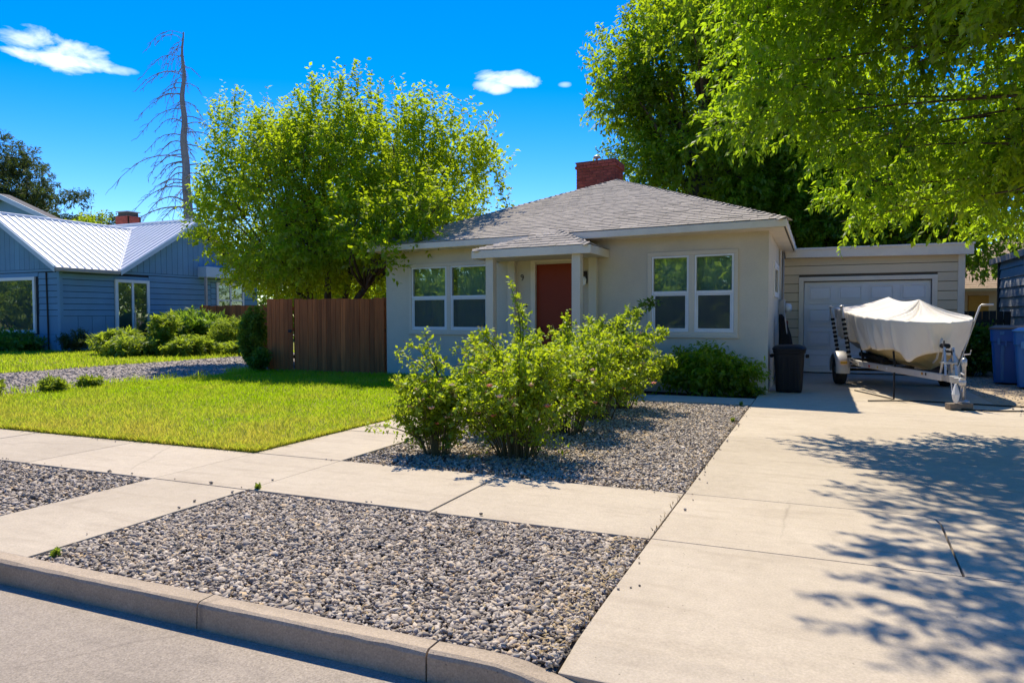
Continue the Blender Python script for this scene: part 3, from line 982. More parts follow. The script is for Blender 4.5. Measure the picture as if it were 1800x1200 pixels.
# side window, wall meter and mast
def SB():
    return MB(lambda y, o, z: HT(-o, y, z))
sw = frame(SB(), SWIN[0], SWIN[1], SWIN[2], SWIN[3], 0.07, -0.04, 0.025).build('window', M['vinyl'], house, bevel=.004)
frame(SB(), SWIN[0] + .07, SWIN[1] - .07, SWIN[2] + .07, SWIN[3] - .07, 0.04, -0.05, 0.012).build('sash', M['vinyl'], sw)
SB().box((SWIN[0] + .11, -0.03, SWIN[2] + .11), (SWIN[1] - .11, -0.025, SWIN[3] - .11)).build('pane', M['glass'], sw)
mast = SB().tube([(4.1, .06, 0.2), (4.1, .06, 2.78)], 0.025, 8).build('service_mast', M['gutter'], house, smooth=True)
SB().box((3.4, 0.012, 1.88), (3.6, .05, 2.75)).build('shutter_board', M['post'], house, bevel=.004)
meter = SB().box((3.45, .0, 1.2), (3.78, .13, 1.68)).build('electric_meter', M['galv'], house, bevel=.01)
MB().lathe(HT(-.13, 3.6, 1.5), [(0.10, 0), (0.10, .05), (0.085, .11), (0.05, .135)], 16, axis='X').build('meter_dome', M['white_plastic'], meter, smooth=True)
SB().tube([(3.52, .06, 1.2), (3.52, .06, 0.1)], 0.022, 8).build('conduit', M['white_plastic'], meter, smooth=True)
SB().tube([(3.7, .09, 1.2), (3.72, .12, .9), (3.7, .1, .55), (3.7, .08, .1)], 0.016, 8).build('conduit', M['galv'], meter, smooth=True)
SB().box((3.62, .10, 1.1), (3.78, .19, 1.22)).build('junction_box', M['brick'], meter, bevel=.01)

# ------------------------------------------------------------------ roof
EA0, EA1, ED0, ED1 = -0.285, 8.66, -0.45, 11.15
ZE = 2.935
AP_A, AP_D0, AP_D1, ZR = 4.115, 4.8, 6.4, 4.885
roof = HB().add([(EA0, ED0, ZE), (EA1, ED0, ZE), (EA1, ED1, ZE), (EA0, ED1, ZE), (AP_A, AP_D0, ZR), (AP_A, AP_D1, ZR),
                 (EA0 + .02, ED0 + .02, 2.815), (EA1 - .02, ED0 + .02, 2.815), (EA1 - .02, ED1 - .02, 2.815), (EA0 + .02, ED1 - .02, 2.815)],
                [(0, 1, 4), (1, 2, 5, 4), (2, 3, 5), (3, 0, 4, 5), (0, 6, 7, 1), (1, 7, 8, 2), (2, 8, 9, 3), (3, 9, 6, 0), (6, 9, 8, 7)]
                ).build('roof', M['roof_felt'], house)
fb = HB()
fz0, fz1 = 2.80, 2.922
fb.box((EA0 - .025, ED0 - .03, fz0), (EA1 + .025, ED0 + .0, fz1))
fb.box((EA0 - .025, ED0 + .002, fz0), (EA0 + .0, ED1, fz1))
fb.box((EA1 + .0, ED0 + .002, fz0), (EA1 + .025, ED1, fz1))
fb.build('fascia', M['trim'], roof, bevel=0.004)
HB().box((EA0 + .03, ED0 + .03, 2.795), (EA1 - .03, 0.0, 2.812)).build('soffit', M['trim'], roof)
HB().box((EA0 + .03, 0.003, 2.795), (-0.001, 10, 2.812)).build('soffit', M['trim'], roof)


class ShingleSet:
    """tabs collected nearest first: the first ones become objects, the rest one joined piece"""
    def __init__(s):
        s.tabs = []

    def slope(s, T, p00, p10, apex0, apex1, expo=0.135, tab=0.30, pri=0):
        """slope given by eave corners p00,p10 and top corners apex0,apex1 in T's frame (top may coincide)"""
        q = [Vector(T(*p)) for p in (p00, p10, apex0, apex1)]
        e = (q[1] - q[0]).normalized()
        n = e.cross(q[2] - q[0]).normalized()
        if n.z < 0: n = -n
        up = n.cross(e).normalized()
        if up.z < 0: up = -up
        H = (q[2] - q[0]).dot(up)
        rows = max(1, int(H / expo))
        W = (q[1] - q[0]).length
        l1, r1 = (q[2] - q[0]).dot(e), (q[3] - q[0]).dot(e)
        for r in range(rows + 1):
            h0 = r * expo - 0.02
            h1 = min(h0 + expo * 1.25, H)
            if h0 >= H - .02: break
            t = max(0, h0) / H
            lo, hi = l1 * t, W + (r1 - W) * t
            t2 = h1 / H
            lo2, hi2 = l1 * t2, W + (r1 - W) * t2
            x = lo - random.uniform(0, tab)
            while x < hi:
                w = tab * random.uniform(0.75, 1.25)
                a, b = max(x + .004, lo), min(x + w - .004, hi)
                x += w
                if b - a < 0.03: continue
                # upper corners are kept inside the hips
                a2, b2 = min(max(a, lo2), hi2), max(min(b, hi2), lo2)
                if b2 - a2 < .005: a2, b2 = (a + b) / 2 - .002, (a + b) / 2 + .002
                th = random.uniform(.008, .015)
                dr = random.uniform(-.008, .008)
                def P(u, v, k): return q[0] + e * u + up * v + n * k
                pts = [P(a, h0 + dr, .006), P(b, h0 + dr, .006), P(b2, h1, .001), P(a2, h1, .001),
                       P(a, h0 + dr, .006 + th), P(b, h0 + dr, .006 + th), P(b2, h1, .005), P(a2, h1, .005)]
                s.tabs.append((pri, (P((a + b) / 2, h0, 0)).length, pts))

    def caps(s, A, B, T, w=0.13, expo=0.15, pri=0):
        """ridge or hip caps from low A to high B"""
        A, B = Vector(T(*A)), Vector(T(*B))
        d = (B - A).normalized()
        side = d.cross(Vector((0, 0, 1))).normalized()
        up = side.cross(d).normalized()
        n = int((B - A).length / expo)
        for i in range(n + 1):
            p = A + d * (i * expo - .01)
            q_ = A + d * min(i * expo + expo * 1.35, (B - A).length)
            drop = 0.055
            pts = []
            for (c, lift) in ((p, .030 + random.uniform(0, .006)), (q_, .010)):
                pts.append([c - side * w + up * (lift - drop), c + up * lift, c + side * w + up * (lift - drop)])
            s.tabs.append((pri, p.length, ('cap', pts)))

    def finish(s, parent, mat, limit, name='shingle'):
        s.tabs.sort(key=lambda t: (t[0], t[1]))
        rest = MB()
        for i, (_, _, pts) in enumerate(s.tabs):
            mb = MB() if i < limit else rest
            if isinstance(pts, tuple):
                (l0, c0, r0), (l1, c1, r1) = pts[1]
                th = Vector((0, 0, -.014))
                mb.add([l0, c0, r0, l1, c1, r1, l0 + th, c0 + th, r0 + th, l1 + th, c1 + th, r1 + th],
                       [(0, 1, 4, 3), (1, 2, 5, 4), (6, 9, 10, 7), (7, 10, 11, 8), (0, 6, 7, 1), (1, 7, 8, 2), (3, 4, 10, 9), (4, 5, 11, 10), (0, 3, 9, 6), (2, 8, 11, 5)])
            else:
                mb.hexa(pts)
            if i < limit:
                mb.build(name, mat, parent)
        if rest.v:
            tag(rest.build(name + 's', mat, parent), kind='stuff')


sh = ShingleSet()
sh.slope(HT, (EA0, ED0, ZE), (EA1, ED0, ZE), (AP_A, AP_D0, ZR), (AP_A, AP_D0, ZR), pri=0)
sh.caps((EA0, ED0, ZE), (AP_A, AP_D0, ZR), HT, pri=0)
sh.caps((EA1, ED0, ZE), (AP_A, AP_D0, ZR), HT, pri=0)
sh.slope(HT, (EA0, ED1, ZE), (EA0, ED0, ZE), (AP_A, AP_D1, ZR), (AP_A, AP_D0, ZR), pri=5)
sh.slope(HT, (EA1, ED0, ZE), (EA1, ED1, ZE), (AP_A, AP_D0, ZR), (AP_A, AP_D1, ZR), pri=5)
sh.slope(HT, (EA1, ED1, ZE), (EA0, ED1, ZE), (AP_A, AP_D1, ZR), (AP_A, AP_D1, ZR), pri=6)
sh.caps((AP_A, AP_D0, ZR), (AP_A, AP_D1, ZR), HT, pri=5)
sh.finish(roof, M['shingle'], 225)

# ------------------------------------------------------------------ chimney
CA0, CA1, CD0, CD1, CZ0, CZ1 = 4.36, 5.50, 5.45, 6.35, 4.4, 5.60
chim = HB().box((CA0 + .012, CD0 + .012, CZ0), (CA1 - .012, CD1 - .012, CZ1 - .02)).build('chimney', M['mortar'], house)


def bricks(parent, mbf, a0, a1, d0, d1, z0, z1, bl=0.215, bh=0.068, joint=0.011, out=0.0, mat=None):
    row = 0
    z = z0
    while z + bh * .6 < z1:
        zt = min(z + bh, z1)
        off = (bl / 2 if row % 2 else 0)
        for side in range(4):
            L0, L1 = (a0, a1) if side in (0, 2) else (d0, d1)
            x = L0 - off
            while x < L1 - .01:
                p, q = max(x, L0), min(x + bl - joint, L1)
                x += bl
                if q - p < .03: continue
                j = random.uniform(-.003, .004) + out
                if side == 0: bx = ((p, d0 - j, z), (q, d0 + .09, zt))
                elif side == 2: bx = ((p, d1 - .09, z), (q, d1 + j, zt))
                elif side == 1: bx = ((a0 - j, max(p, d0 + .092), z), (a0 + .09, min(q, d1 - .092), zt))
                else: bx = ((a1 - .09, max(p, d0 + .092), z), (a1 + j, min(q, d1 - .092), zt))
                if bx[0][1] >= bx[1][1] - .02: continue
                mbf().box(*bx).build('brick', mat or M['brick'], parent)
        z += bh + joint
        row += 1
    return z


bricks(chim, HB, CA0, CA1, CD0, CD1, 4.62, CZ1 - .18)
bricks(chim, HB, CA0 - .035, CA1 + .035, CD0 - .035, CD1 + .035, CZ1 - .173, CZ1 - .02)
HB().box((CA0 - .03, CD0 - .03, CZ1 - .018), (CA1 + .03, CD1 + .03, CZ1 + .008)).build('chimney_crown', M['mortar'], chim)
vent = HB().tube([(5.03, 5.9, CZ1), (5.03, 5.9, CZ1 + .17)], .035, 8).build('flue_pipe', M['galv'], chim, smooth=True)
HB().lathe((5.03, 5.9, CZ1 + .17), [(0.10, 0), (0.105, .035), (0.07, .07), (0.02, .085)], 12).build('flue_cap', M['galv'], chim, smooth=True)

# ------------------------------------------------------------------ porch
PA0, PA1, PD = 2.96, 5.42, -1.22           # fascia right end, left end, front
pz0, pz1 = 2.455, 2.605
pr = HB()
ptop = (pz1 + .012)
PAP = (3.83, -0.45, 2.985)
pr.add([(PA0, PD, ptop), (PA1, PD, ptop), (PA1, 0.0, ptop), (PA0, 0.0, ptop), PAP, (3.83, 0.0, 2.985),
        (PA0 + .02, PD + .02, 2.50), (PA1 - .02, PD + .02, 2.50), (PA1 - .02, -.002, 2.50), (PA0 + .02, -.002, 2.50)],
       [(0, 1, 4), (1, 2, 5, 4), (3, 0, 4, 5), (0, 6, 7, 1), (1, 7, 8, 2), (3, 9, 6, 0), (6, 9, 8, 7), (2, 8, 9, 3), (2, 3, 5)])
proof = pr.build('porch_roof', M['roof_felt'], house)
pf = HB()
pf.box((PA0 - .025, PD - .028, pz0), (PA1 + .025, PD, pz1))
pf.box((PA0 - .025, PD + .002, pz0), (PA0, -.002, pz1))
pf.box((PA1, PD + .002, pz0), (PA1 + .025, -.002, pz1))
pf.build('fascia', M['trim'], proof, bevel=.004)
HB().box((PA0 + .02, PD + .02, 2.47), (PA1 - .02, -.003, 2.492)).build('soffit', M['post'], proof)
sh = ShingleSet()
sh.slope(HT, (PA0, PD, ptop), (PA1, PD, ptop), PAP, PAP, expo=0.125, tab=0.26)
sh.slope(HT, (PA0, 0, ptop), (PA0, PD, ptop), (3.83, 0, 2.985), PAP, expo=0.125, tab=0.26)
sh.slope(HT, (PA1, PD, ptop), (PA1, 0, ptop), PAP, (3.83, 0, 2.985), expo=0.125, tab=0.26)
sh.caps((PA0, PD, ptop), PAP, HT, w=.11, expo=.14)
sh.caps((PA1, PD, ptop), PAP, HT, w=.11, expo=.14)
sh.finish(proof, M['shingle'], 110)
for (a0, a1, d0, d1) in ((5.00, 5.17, PD + .06, PD + .23), (3.165, 3.335, PD + .06, PD + .23), (4.99, 5.16, -.13, 0.0), (3.17, 3.34, -.13, 0.0)):
    HB().box((a0, d0, 0.105), (a1, d1, 2.47)).build('porch_post', M['post'], house, bevel=.006)
HB().box((2.98, PD - .02, -.05), (5.36, -.004, 0.10)).build('porch_slab', M['concrete'], house, bevel=.008)
df = HB()
df.box((DOOR[0] - .02, -.022, 0.11), (DOOR[0] + .085, .10, DOOR[3]))
df.box((DOOR[1] - .085, -.022, 0.11), (DOOR[1] + .02, .10, DOOR[3]))
df.box((DOOR[0] - .02, -.022, DOOR[3] + .001), (DOOR[1] + .02, .10, DOOR[3] + .075))
df.build('door_frame', M['trim'], house, bevel=.004)
dr = HB().box((DOOR[0] + .09, .055, 0.12), (DOOR[1] - .09, .10, DOOR[3] - .005)).build('door', M['door_red'], house, bevel=.004)
HB().lathe((DOOR[1] - .17, .03, 1.08), [(0.012, 0.02), (0.032, .0), (0.03, -.03), (0.01, -.045)], 12, axis='Y').build('handle', M['bronze'], dr, smooth=True)
lamp = HB().box((3.40, -.025, 1.98), (3.47, -.002, 2.22)).build('wall_lamp', M['bronze'], house, bevel=.005)
HB().tube([(3.435, -.03, 2.16), (3.435, -.10, 2.20), (3.435, -.13, 2.12)], .012, 8).build('lamp_arm', M['bronze'], lamp, smooth=True)
HB().lathe((3.435, -.13, 1.93), [(0.02, 0), (0.05, .03), (0.055, .12), (0.03, .17)], 12).build('lamp_shade', M['lamp_glass'], lamp, smooth=True)
# the single metal numeral beside the door
nm = HB()
cx, cz = 4.86, 2.165
nm.tube([(cx + .028 * math.cos(t), -.012, cz + .028 * math.sin(t)) for t in np.linspace(0, 2 * math.pi, 14)], .007, 6)
nm.tube([(cx - .028, -.012, cz), (cx - .030, -.012, cz - .03), (cx - .012, -.012, cz - .075), (cx + .012, -.012, cz - .083)], .007, 6)
nm.build('house_number', M['bronze'], house, smooth=True)
HB().box((4.74, -.02, 1.53), (4.775, -.002, 1.60)).build('doorbell', M['bronze'], house, bevel=.004)

# ------------------------------------------------------------------ garage
GY = 17.87
gar = thing('garage', 'flat roofed tan garage with white panelled door behind the covered boat', 'garage', (1.1, GY, 0))
GX0, GX1 = -0.795, 2.84
gd = (-0.34, 2.28, 2.12)
wall_grid(MB(), GX0, GX1, -.05, 2.68, GY, GY + .12, [(gd[0] + .02, gd[1] - .02, -.05, gd[2] - .02)]).build('front_wall', M['tan_gap_shade'], gar)
MB().box((GX1 - .12, GY + .123, -.05), (GX1, GY + 6, 2.68)).build('side_wall', M['garage_board'], gar)
MB().box((GX0, GY + 6.003, -.05), (GX1, GY + 6.12, 2.68)).build('rear_wall', M['garage_board'], gar)
z = 0.02
while z < 2.66:
    h = min(.205, 2.67 - z)
    spans = [(GX0, GX1 - .10)] if z > gd[2] else [(GX0, gd[0] - .085), (gd[1] + .085, GX1 - .10)]
    if z < gd[2] + .08 and z + h > gd[2] + .08 and z <= gd[2]:
        pass
    for (x0, x1) in spans:
        MB().hexa([(x0, GY - .026, z), (x1, GY - .026, z), (x1, GY - .001, z), (x0, GY - .001, z),
                   (x0, GY - .012, z + h - .013), (x1, GY - .012, z + h - .013), (x1, GY - .001, z + h - .013), (x0, GY - .001, z + h - .013)]
                  ).build('siding_board', M['garage_board'], gar)
    z += h
MB().box((GX1 - .10, GY - .035, 0), (GX1 + .03, GY + .1, 2.66)).build('corner_board', M['trim'], gar, bevel=.004)
gr = MB().box((-0.50, GY - .14, 2.70), (GX1 + .14, GY + 6.3, 2.83)).build('garage_roof', M['roof_felt'], gar)
MB().hexa([(-0.72, GY - .175, 2.66), (GX1 + .16, GY - .175, 2.62), (GX1 + .16, GY - .145, 2.62), (-0.72, GY - .145, 2.66),
           (-0.72, GY - .175, 2.845), (GX1 + .16, GY - .175, 2.845), (GX1 + .16, GY - .145, 2.845), (-0.72, GY - .145, 2.845)]).build('fascia', M['trim'], gr, bevel=.004)
MB().box((-0.74, GY - .20, 2.83), (GX1 + .18, GY - .18, 2.875)).build('roof_edge', M['trim'], gr, bevel=.003)
gf = MB()
gf.box((gd[0] - .085, GY - .04, 0), (gd[0] + .02, GY + .1, gd[2]))
gf.box((gd[1] - .02, GY - .04, 0), (gd[1] + .085, GY + .1, gd[2]))
gf.box((gd[0] - .085, GY - .04, gd[2] + .001), (gd[1] + .085, GY + .1, gd[2] + .095))
gf.build('door_frame', M['trim'], gar, bevel=.004)
gdoor = MB().box((gd[0] + .025, GY + .05, 0.02), (gd[1] - .025, GY + .09, gd[2] - .005)).build('garage_door', M['garage_door'], gar)
nsec = 4
sh_ = (gd[2] - .04) / nsec
for r in range(nsec):
    z0 = .025 + r * sh_
    MB().box((gd[0] + .028, GY + .034, z0 + .008), (gd[1] - .028, GY + .0495, z0 + sh_ - .008)).build('door_section', M['garage_door'], gdoor, bevel=.005)
    cw = (gd[1] - gd[0] - .1) / 4
    for c in range(4):
        x0 = gd[0] + .05 + c * cw + .07
        x1 = x0 + cw - .14
        a, b = z0 + .09, z0 + sh_ - .09
        p = MB()
        frame(p, x0, x1, a, b, .022, GY + .014, GY + .0335)
        p.hexa([(x0 + .03, GY + .0335, a + .03), (x1 - .03, GY + .0335, a + .03), (x1 - .03, GY + .0335, b - .03), (x0 + .03, GY + .0335, b - .03),
                (x0 + .055, GY + .018, a + .055), (x1 - .055, GY + .018, a + .055), (x1 - .055, GY + .018, b - .055), (x0 + .055, GY + .018, b - .055)])
        p.build('door_panel', M['garage_door'], gdoor, bevel=.003)

# ------------------------------------------------------------------ fences
def board_fence(name, label, x0, y0, x1, y1, h, mat, bw=0.14, posts=(), cat='fence', rails=True, post_h=0.02):
    root = thing(name, label, cat, ((x0 + x1) / 2, (y0 + y1) / 2, 0))
    D = Vector((x1 - x0, y1 - y0, 0))
    L = D.length
    D.normalize()
    N = Vector((D.y, -D.x, 0))
    if N.y > 0: N = -N          # towards the street
    T = lambda a, d, z: tuple(Vector((x0, y0, 0)) + D * a - N * d + Vector((0, 0, z)))
    n = max(1, round(L / bw))
    w = L / n
    for i in range(n):
        a = i * w
        dd = random.uniform(-.006, .006)
        hh = h + random.uniform(-.012, .012)
        tl = random.uniform(-.004, .004)
        MB(T).hexa([(a + .004, dd, .02), (a + w - .004, dd, .02), (a + w - .004, dd + .02, .02), (a + .004, dd + .02, .02),
                    (a + .004 + tl, dd, hh), (a + w - .004 + tl, dd, hh + tl), (a + w - .004 + tl, dd + .02, hh + tl), (a + .004 + tl, dd + .02, hh)]).build('board', mat, root)
    if rails:
        for z in (.3, h * .55, h - .28):
            MB(T).box((0, .028, z), (L, .068, z + .09)).build('rail', mat, root)
    for a in posts:
        MB(T).box((a - .045, .07, -.05), (a + .045, .16, h + post_h)).build('post', mat, root)
    return root


board_fence('wooden_fence', 'tall brown stained board fence running left from the stucco house', -11.93, 14.08, -9.30, 14.06, 1.765, M['dark_wood'], posts=(0.05, 1.3, 2.58))
gate = board_fence('wooden_gate', 'narrow brown board gate at the left end of the tall fence', -12.78, 14.05, -11.99, 14.07, 1.775, M['dark_wood'], posts=(0.04, 0.82), cat='gate')
MB().box((-12.10, 14.03, 0.95), (-12.0, 14.045, 1.02)).build('latch', M['black_steel'], gate)
board_fence('wooden_fence', 'dark brown board fence across the end of the gravel drive behind bright bushes', -23.9, 22.3, -19.4, 22.0, 1.80, M['dark_wood'], bw=.16, posts=(0.1, 2.2, 4.4))
board_fence('wooden_fence', 'fence with deep shade put into its board colour between the garage and the blue bins', 2.95, 19.6, 4.05, 19.5, 1.42, M['grey_wood'], posts=(0.1,))  # dark board colour stands in for the deep shade in this corner

# ------------------------------------------------------------------ boat on its trailer
BO = Vector((1.85, 11.7, 0))
BF = Vector((0.1495, -0.9888, 0))
BL = Vector((0.9888, 0.1495, 0))


def BT(x, y, z):
    """trailer frame: x towards the coupler, y to the boat's port side, z up"""
    p = BO + BF * x + BL * y
    return (p.x, p.y, z)


def TB():
    return MB(BT)


trl = thing('boat_trailer', 'silver boat trailer with black wheels carrying the covered boat', 'trailer', BT(-2.5, 0, 0))
BOWX, BLEN = -0.80, 4.0


def half_beam(s):
    t = min(1.0, s / 0.46)
    return 0.05 + 0.80 * (t * (2 - t)) ** .68 - 0.05 * max(0, s - .6)


def gun_z(s):
    return 1.225 + 0.265 * s


boat = thing('boat', 'olive hulled motor boat resting on the trailer under a canvas cover', 'boat', BT(-2.8, 0, 0.5))
vs, fs = [], []
NS = 24
for i in range(NS + 1):
    s = i / NS
    b = half_beam(s)
    zg = gun_z(s) - .03
    zk = 0.42 + 0.60 * max(0, 1 - s / 0.16) ** 2.0 + .09 * s
    x = BOWX - BLEN * s - 0.16 * max(0, 1 - s / .2)
    zc = zk + (zg - zk) * (0.36 + .2 * max(0, 1 - s / .3))
    row = [(0, zk), (b * .45, zk + (zc - zk) * .42), (b * .76, zc), (b * .78, zc + .03), (b * .78, (zc + zg) / 2 + .05), (b * .80, zg)]
    row = [(-y, z) for (y, z) in row[::-1]] + row[1:]
    vs += [(x - 0.25 * (z - zk) * 0 + .14 * (z - .5) * max(0, 1 - s / .15), y, z) for (y, z) in row]
n = 11
for i in range(NS):
    for k in range(n - 1):
        fs.append((i * n + k, i * n + k + 1, (i + 1) * n + k + 1, (i + 1) * n + k))
    fs.append((i * n, (i + 1) * n, (i + 1) * n + n - 1, i * n + n - 1))
fs += [tuple(range(n)), tuple(NS * n + k for k in range(n))]
TB().add(vs, fs).build('hull', M['hull'], boat, smooth=False)
kb = TB()
kb.tube([(BOWX - .02, 0, .98), (BOWX - .25, 0, .66), (BOWX - .7, 0, .47), (BOWX - 1.4, 0, .435), (BOWX - 3.9, 0, .52)], .016, 6)
kb.build('keel_strip', M['alu'], boat, smooth=True)
om = TB().box((BOWX - BLEN - .30, -.17, .35), (BOWX - BLEN - .02, .17, 1.2)).build('outboard_motor', M['black_plastic'], boat, bevel=.05, segs=3)


def cover():
    # outline round the gunwale: starboard stern -> bow -> port stern -> across the transom
    loop = []
    NP = 300
    for i in range(NP + 1):
        t = i / NP * 2 - 1           # -1 starboard stern .. 0 bow .. 1 port stern
        s = abs(t) ** 1.35
        b = half_beam(s) * (min(1.0, s / .004) ** .5)
        loop.append((BOWX - BLEN * s, math.copysign(b, t), s))
    for k in range(1, 24):
        loop.append((BOWX - BLEN, half_beam(1.0) * (1 - 2 * k / 24), 1.0))
    n = len(loop)
    xp2, xp1 = BOWX - BLEN * .30, BOWX - BLEN * .80
    ridge = lambda x: 1.60 + (1.69 - 1.60) * ((x - xp2) / (xp1 - xp2)) - 0.06 * math.sin(math.pi * (x - xp2) / (xp1 - xp2))
    levels = [0, .06, .14, .24, .34, .44, .54, .64, .74, .84, .92, .975, 1.0]
    skirt = [0.015, .06, .14, .22, .32, .42, .52, .62, .72, .82, .91, 1.0]
    per = np.cumsum([0] + [math.dist(loop[i][:2], loop[i - 1][:2]) for i in range(1, n)])
    bow_p = per[NP // 2]
    g = random.Random(4)
    # creases pulled from the two poles to the gunwale, and pleats hanging from it
    creases = [(bow_p + d, sk, w, dp) for (d, sk, w, dp) in ((-.55, .5, .035, .035), (-.95, .8, .045, .05), (-1.25, .9, .04, .04), (-1.65, .7, .05, .045), (-2.1, .4, .05, .035), (-2.7, .3, .06, .045), (-3.1, .2, .05, .04), (.1, .15, .03, .03), (.7, -.5, .04, .035), (1.4, -.6, .05, .035), (2.4, -.3, .05, .03))]
    pleats = [(g.uniform(0, per[-1]), g.uniform(-.10, .10), g.uniform(.022, .06), g.uniform(.018, .055) * g.choice((-1, 1, 1))) for _ in range(64)]
    vs = []
    for i, (x, y, s) in enumerate(loop):
        xr = min(max(x, xp1), xp2)
        zr, zg = ridge(xr), gun_z(s)
        p = per[i]
        f1 = mnoise.noise(Vector((p * 1.6, 3.1, 0)))
        for t in levels:
            sag = 0.05 * math.sin(math.pi * t) * (1 + .5 * f1)
            z = zr + (zg - zr) * t - sag
            for (pc, sk, w, dp) in creases:
                c = pc + sk * (1 - t) * .6
                z -= dp * math.exp(-((p - c) / w) ** 2) * min(1, t * 3) * min(1, (1.04 - t) * 8)
                z += dp * .5 * math.exp(-((p - c - 1.9 * w) / w) ** 2) * min(1, t * 3) * min(1, (1.04 - t) * 8)
            z += .012 * mnoise.noise(Vector((x * 5, y * 5, 1))) * math.sin(math.pi * t)
            vs.append((xr + (x - xr) * t, y * t, z))
        a, c = loop[(i - 1) % n], loop[(i + 1) % n]
        nx, ny = -(c[1] - a[1]), (c[0] - a[0])
        l = math.hypot(nx, ny) or 1
        nx, ny = nx / l, ny / l
        if nx * (x - (BOWX - 2)) + ny * y < 0: nx, ny = -nx, -ny
        left = y < 0
        q = p - bow_p
        drop = 0.50 + 0.06 * f1 + .09 * s + .02 * mnoise.noise(Vector((p * 6, 9, 0)))
        drop += (.15 if left else .06) * math.exp(-((q + .62) / .16) ** 2) + .10 * math.exp(-((q - .75) / .15) ** 2) - .05 * math.exp(-(q / .2) ** 2) + .07 * math.exp(-((q + 2.1) / .2) ** 2)
        for u in skirt:
            inn = -0.15 * u ** 1.15
            d = inn + .008
            for (pc, sk, w, dp) in pleats:
                d += dp * math.exp(-((p - pc - sk * u) / (w * (.5 + .9 * u))) ** 2) * min(1, u * 1.8) ** 1.2
            d += .03 * mnoise.noise(Vector((p * 2.3, 4, u))) * u
            d += .010 * mnoise.noise(Vector((p * 18, 2, u * 3))) * u
            vs.append((x + nx * d, y + ny * d, zg - .004 - drop * u))
    rows = len(levels) + len(skirt)
    fs = []
    for i in range(n):
        j = (i + 1) % n
        for k in range(rows - 1):
            fs.append((i * rows + k, j * rows + k, j * rows + k + 1, i * rows + k + 1))
    o = TB().add(vs, fs).build('boat_cover', M['canvas'], None, smooth=True)
    sol = o.modifiers.new('thickness', 'SOLIDIFY')
    sol.thickness = 0.004
    return o


cov = cover()
tag(cov, 'off white canvas boat cover draped in folds over the boat', 'boat cover')
hem = TB()
for (s, sd) in ((.16, -1), (.5, -1), (.8, -1), (.2, 1), (.55, 1)):
    x, y = BOWX - BLEN * s, sd * half_beam(s)
    z = gun_z(s) - .55
    TB().tube([(x, y * .86, z + .04), (x, y * .84, z - .1), (x + .02, y * .82, .50)], .016, 6).build('strap', M['black_cloth'], cov)

# trailer frame
for sd in (-1, 1):
    r = TB()
    r.hexa([(-4.4, sd * .70 - .03, .40), (-2.9, sd * .70 - .03, .40), (-2.9, sd * .70 + .03, .40), (-4.4, sd * .70 + .03, .40),
            (-4.4, sd * .70 - .03, .50), (-2.9, sd * .70 - .03, .50), (-2.9, sd * .70 + .03, .50), (-4.4, sd * .70 + .03, .50)])
    r.hexa([(-2.897, sd * .70 - .03, .40), (-.55, sd * .06 - .03, .36), (-.55, sd * .06 + .03, .36), (-2.897, sd * .70 + .03, .40),
            (-2.897, sd * .70 - .03, .50), (-.55, sd * .06 - .03, .46), (-.55, sd * .06 + .03, .46), (-2.897, sd * .70 + .03, .50)])
    rail = r.build('side_rail', M['alu'], trl, bevel=.006)
    if sd < 0:
        def RP(t, z):
            x = -2.897 + (2.347) * t
            y = -.70 + .64 * t - .034
            return x, y, z
        for (t, w, m_) in ((.14, .05, 'red'), (.165, .0, None), (.26, .03, 'yellow'), (.38, .05, 'white_plastic'), (.80, .045, 'yellow'), (.845, .03, 'black_plastic')):
            if not m_: continue
            x, y, z = RP(t, .43)
            dx, dy = w * .965, w * .263
            TB().hexa([(x, y - .003, z - .018), (x + dx, y + dy - .003, z - .018), (x + dx, y + dy, z - .018), (x, y, z - .018),
                       (x, y - .003, z + .022), (x + dx, y + dy - .003, z + .022), (x + dx, y + dy, z + .022), (x, y, z + .022)]).build('decal', M[m_], rail)
        x, y, z = RP(.808, .433)
        TB().box((x, y - .006, z - .008), (x + .028, y + .004, z + .012)).build('decal_mark', M['red'], rail)
TB().box((-.55, -.05, .36), (-.12, .05, .46)).build('tongue', M['galv'], trl, bevel=.006)
cp = TB().hexa([(-.14, -.05, .37), (.10, -.035, .38), (.10, .035, .38), (-.14, .05, .37), (-.14, -.05, .45), (.12, -.03, .46), (.12, .03, .46), (-.14, .05, .45)]
               ).build('coupler', M['galv'], trl, bevel=.01)
TB().lathe((.07, 0, .39), [(.03, -.05), (.05, -.02), (.052, .03), (.03, .06)], 12).build('ball_socket', M['galv'], cp, smooth=True)
TB().tube([(-.05, 0, .46), (0, .01, .52), (.08, .02, .50)], .012, 6).build('latch_lever', M['galv'], cp)
TB().tube([(-3.68, -.92, .29), (-3.68, .92, .29)], .03, 8).build('axle', M['black_steel'], trl, smooth=True)
for x in (-4.35, -3.3, -2.2, -1.3):
    hw = .70 if x < -2.9 else .70 - .64 * (x + 2.897) / 2.347
    TB().box((x - .03, -hw + .031, .41), (x + .03, hw - .031, .47)).build('cross_member', M['black_steel'], trl, bevel=.004)
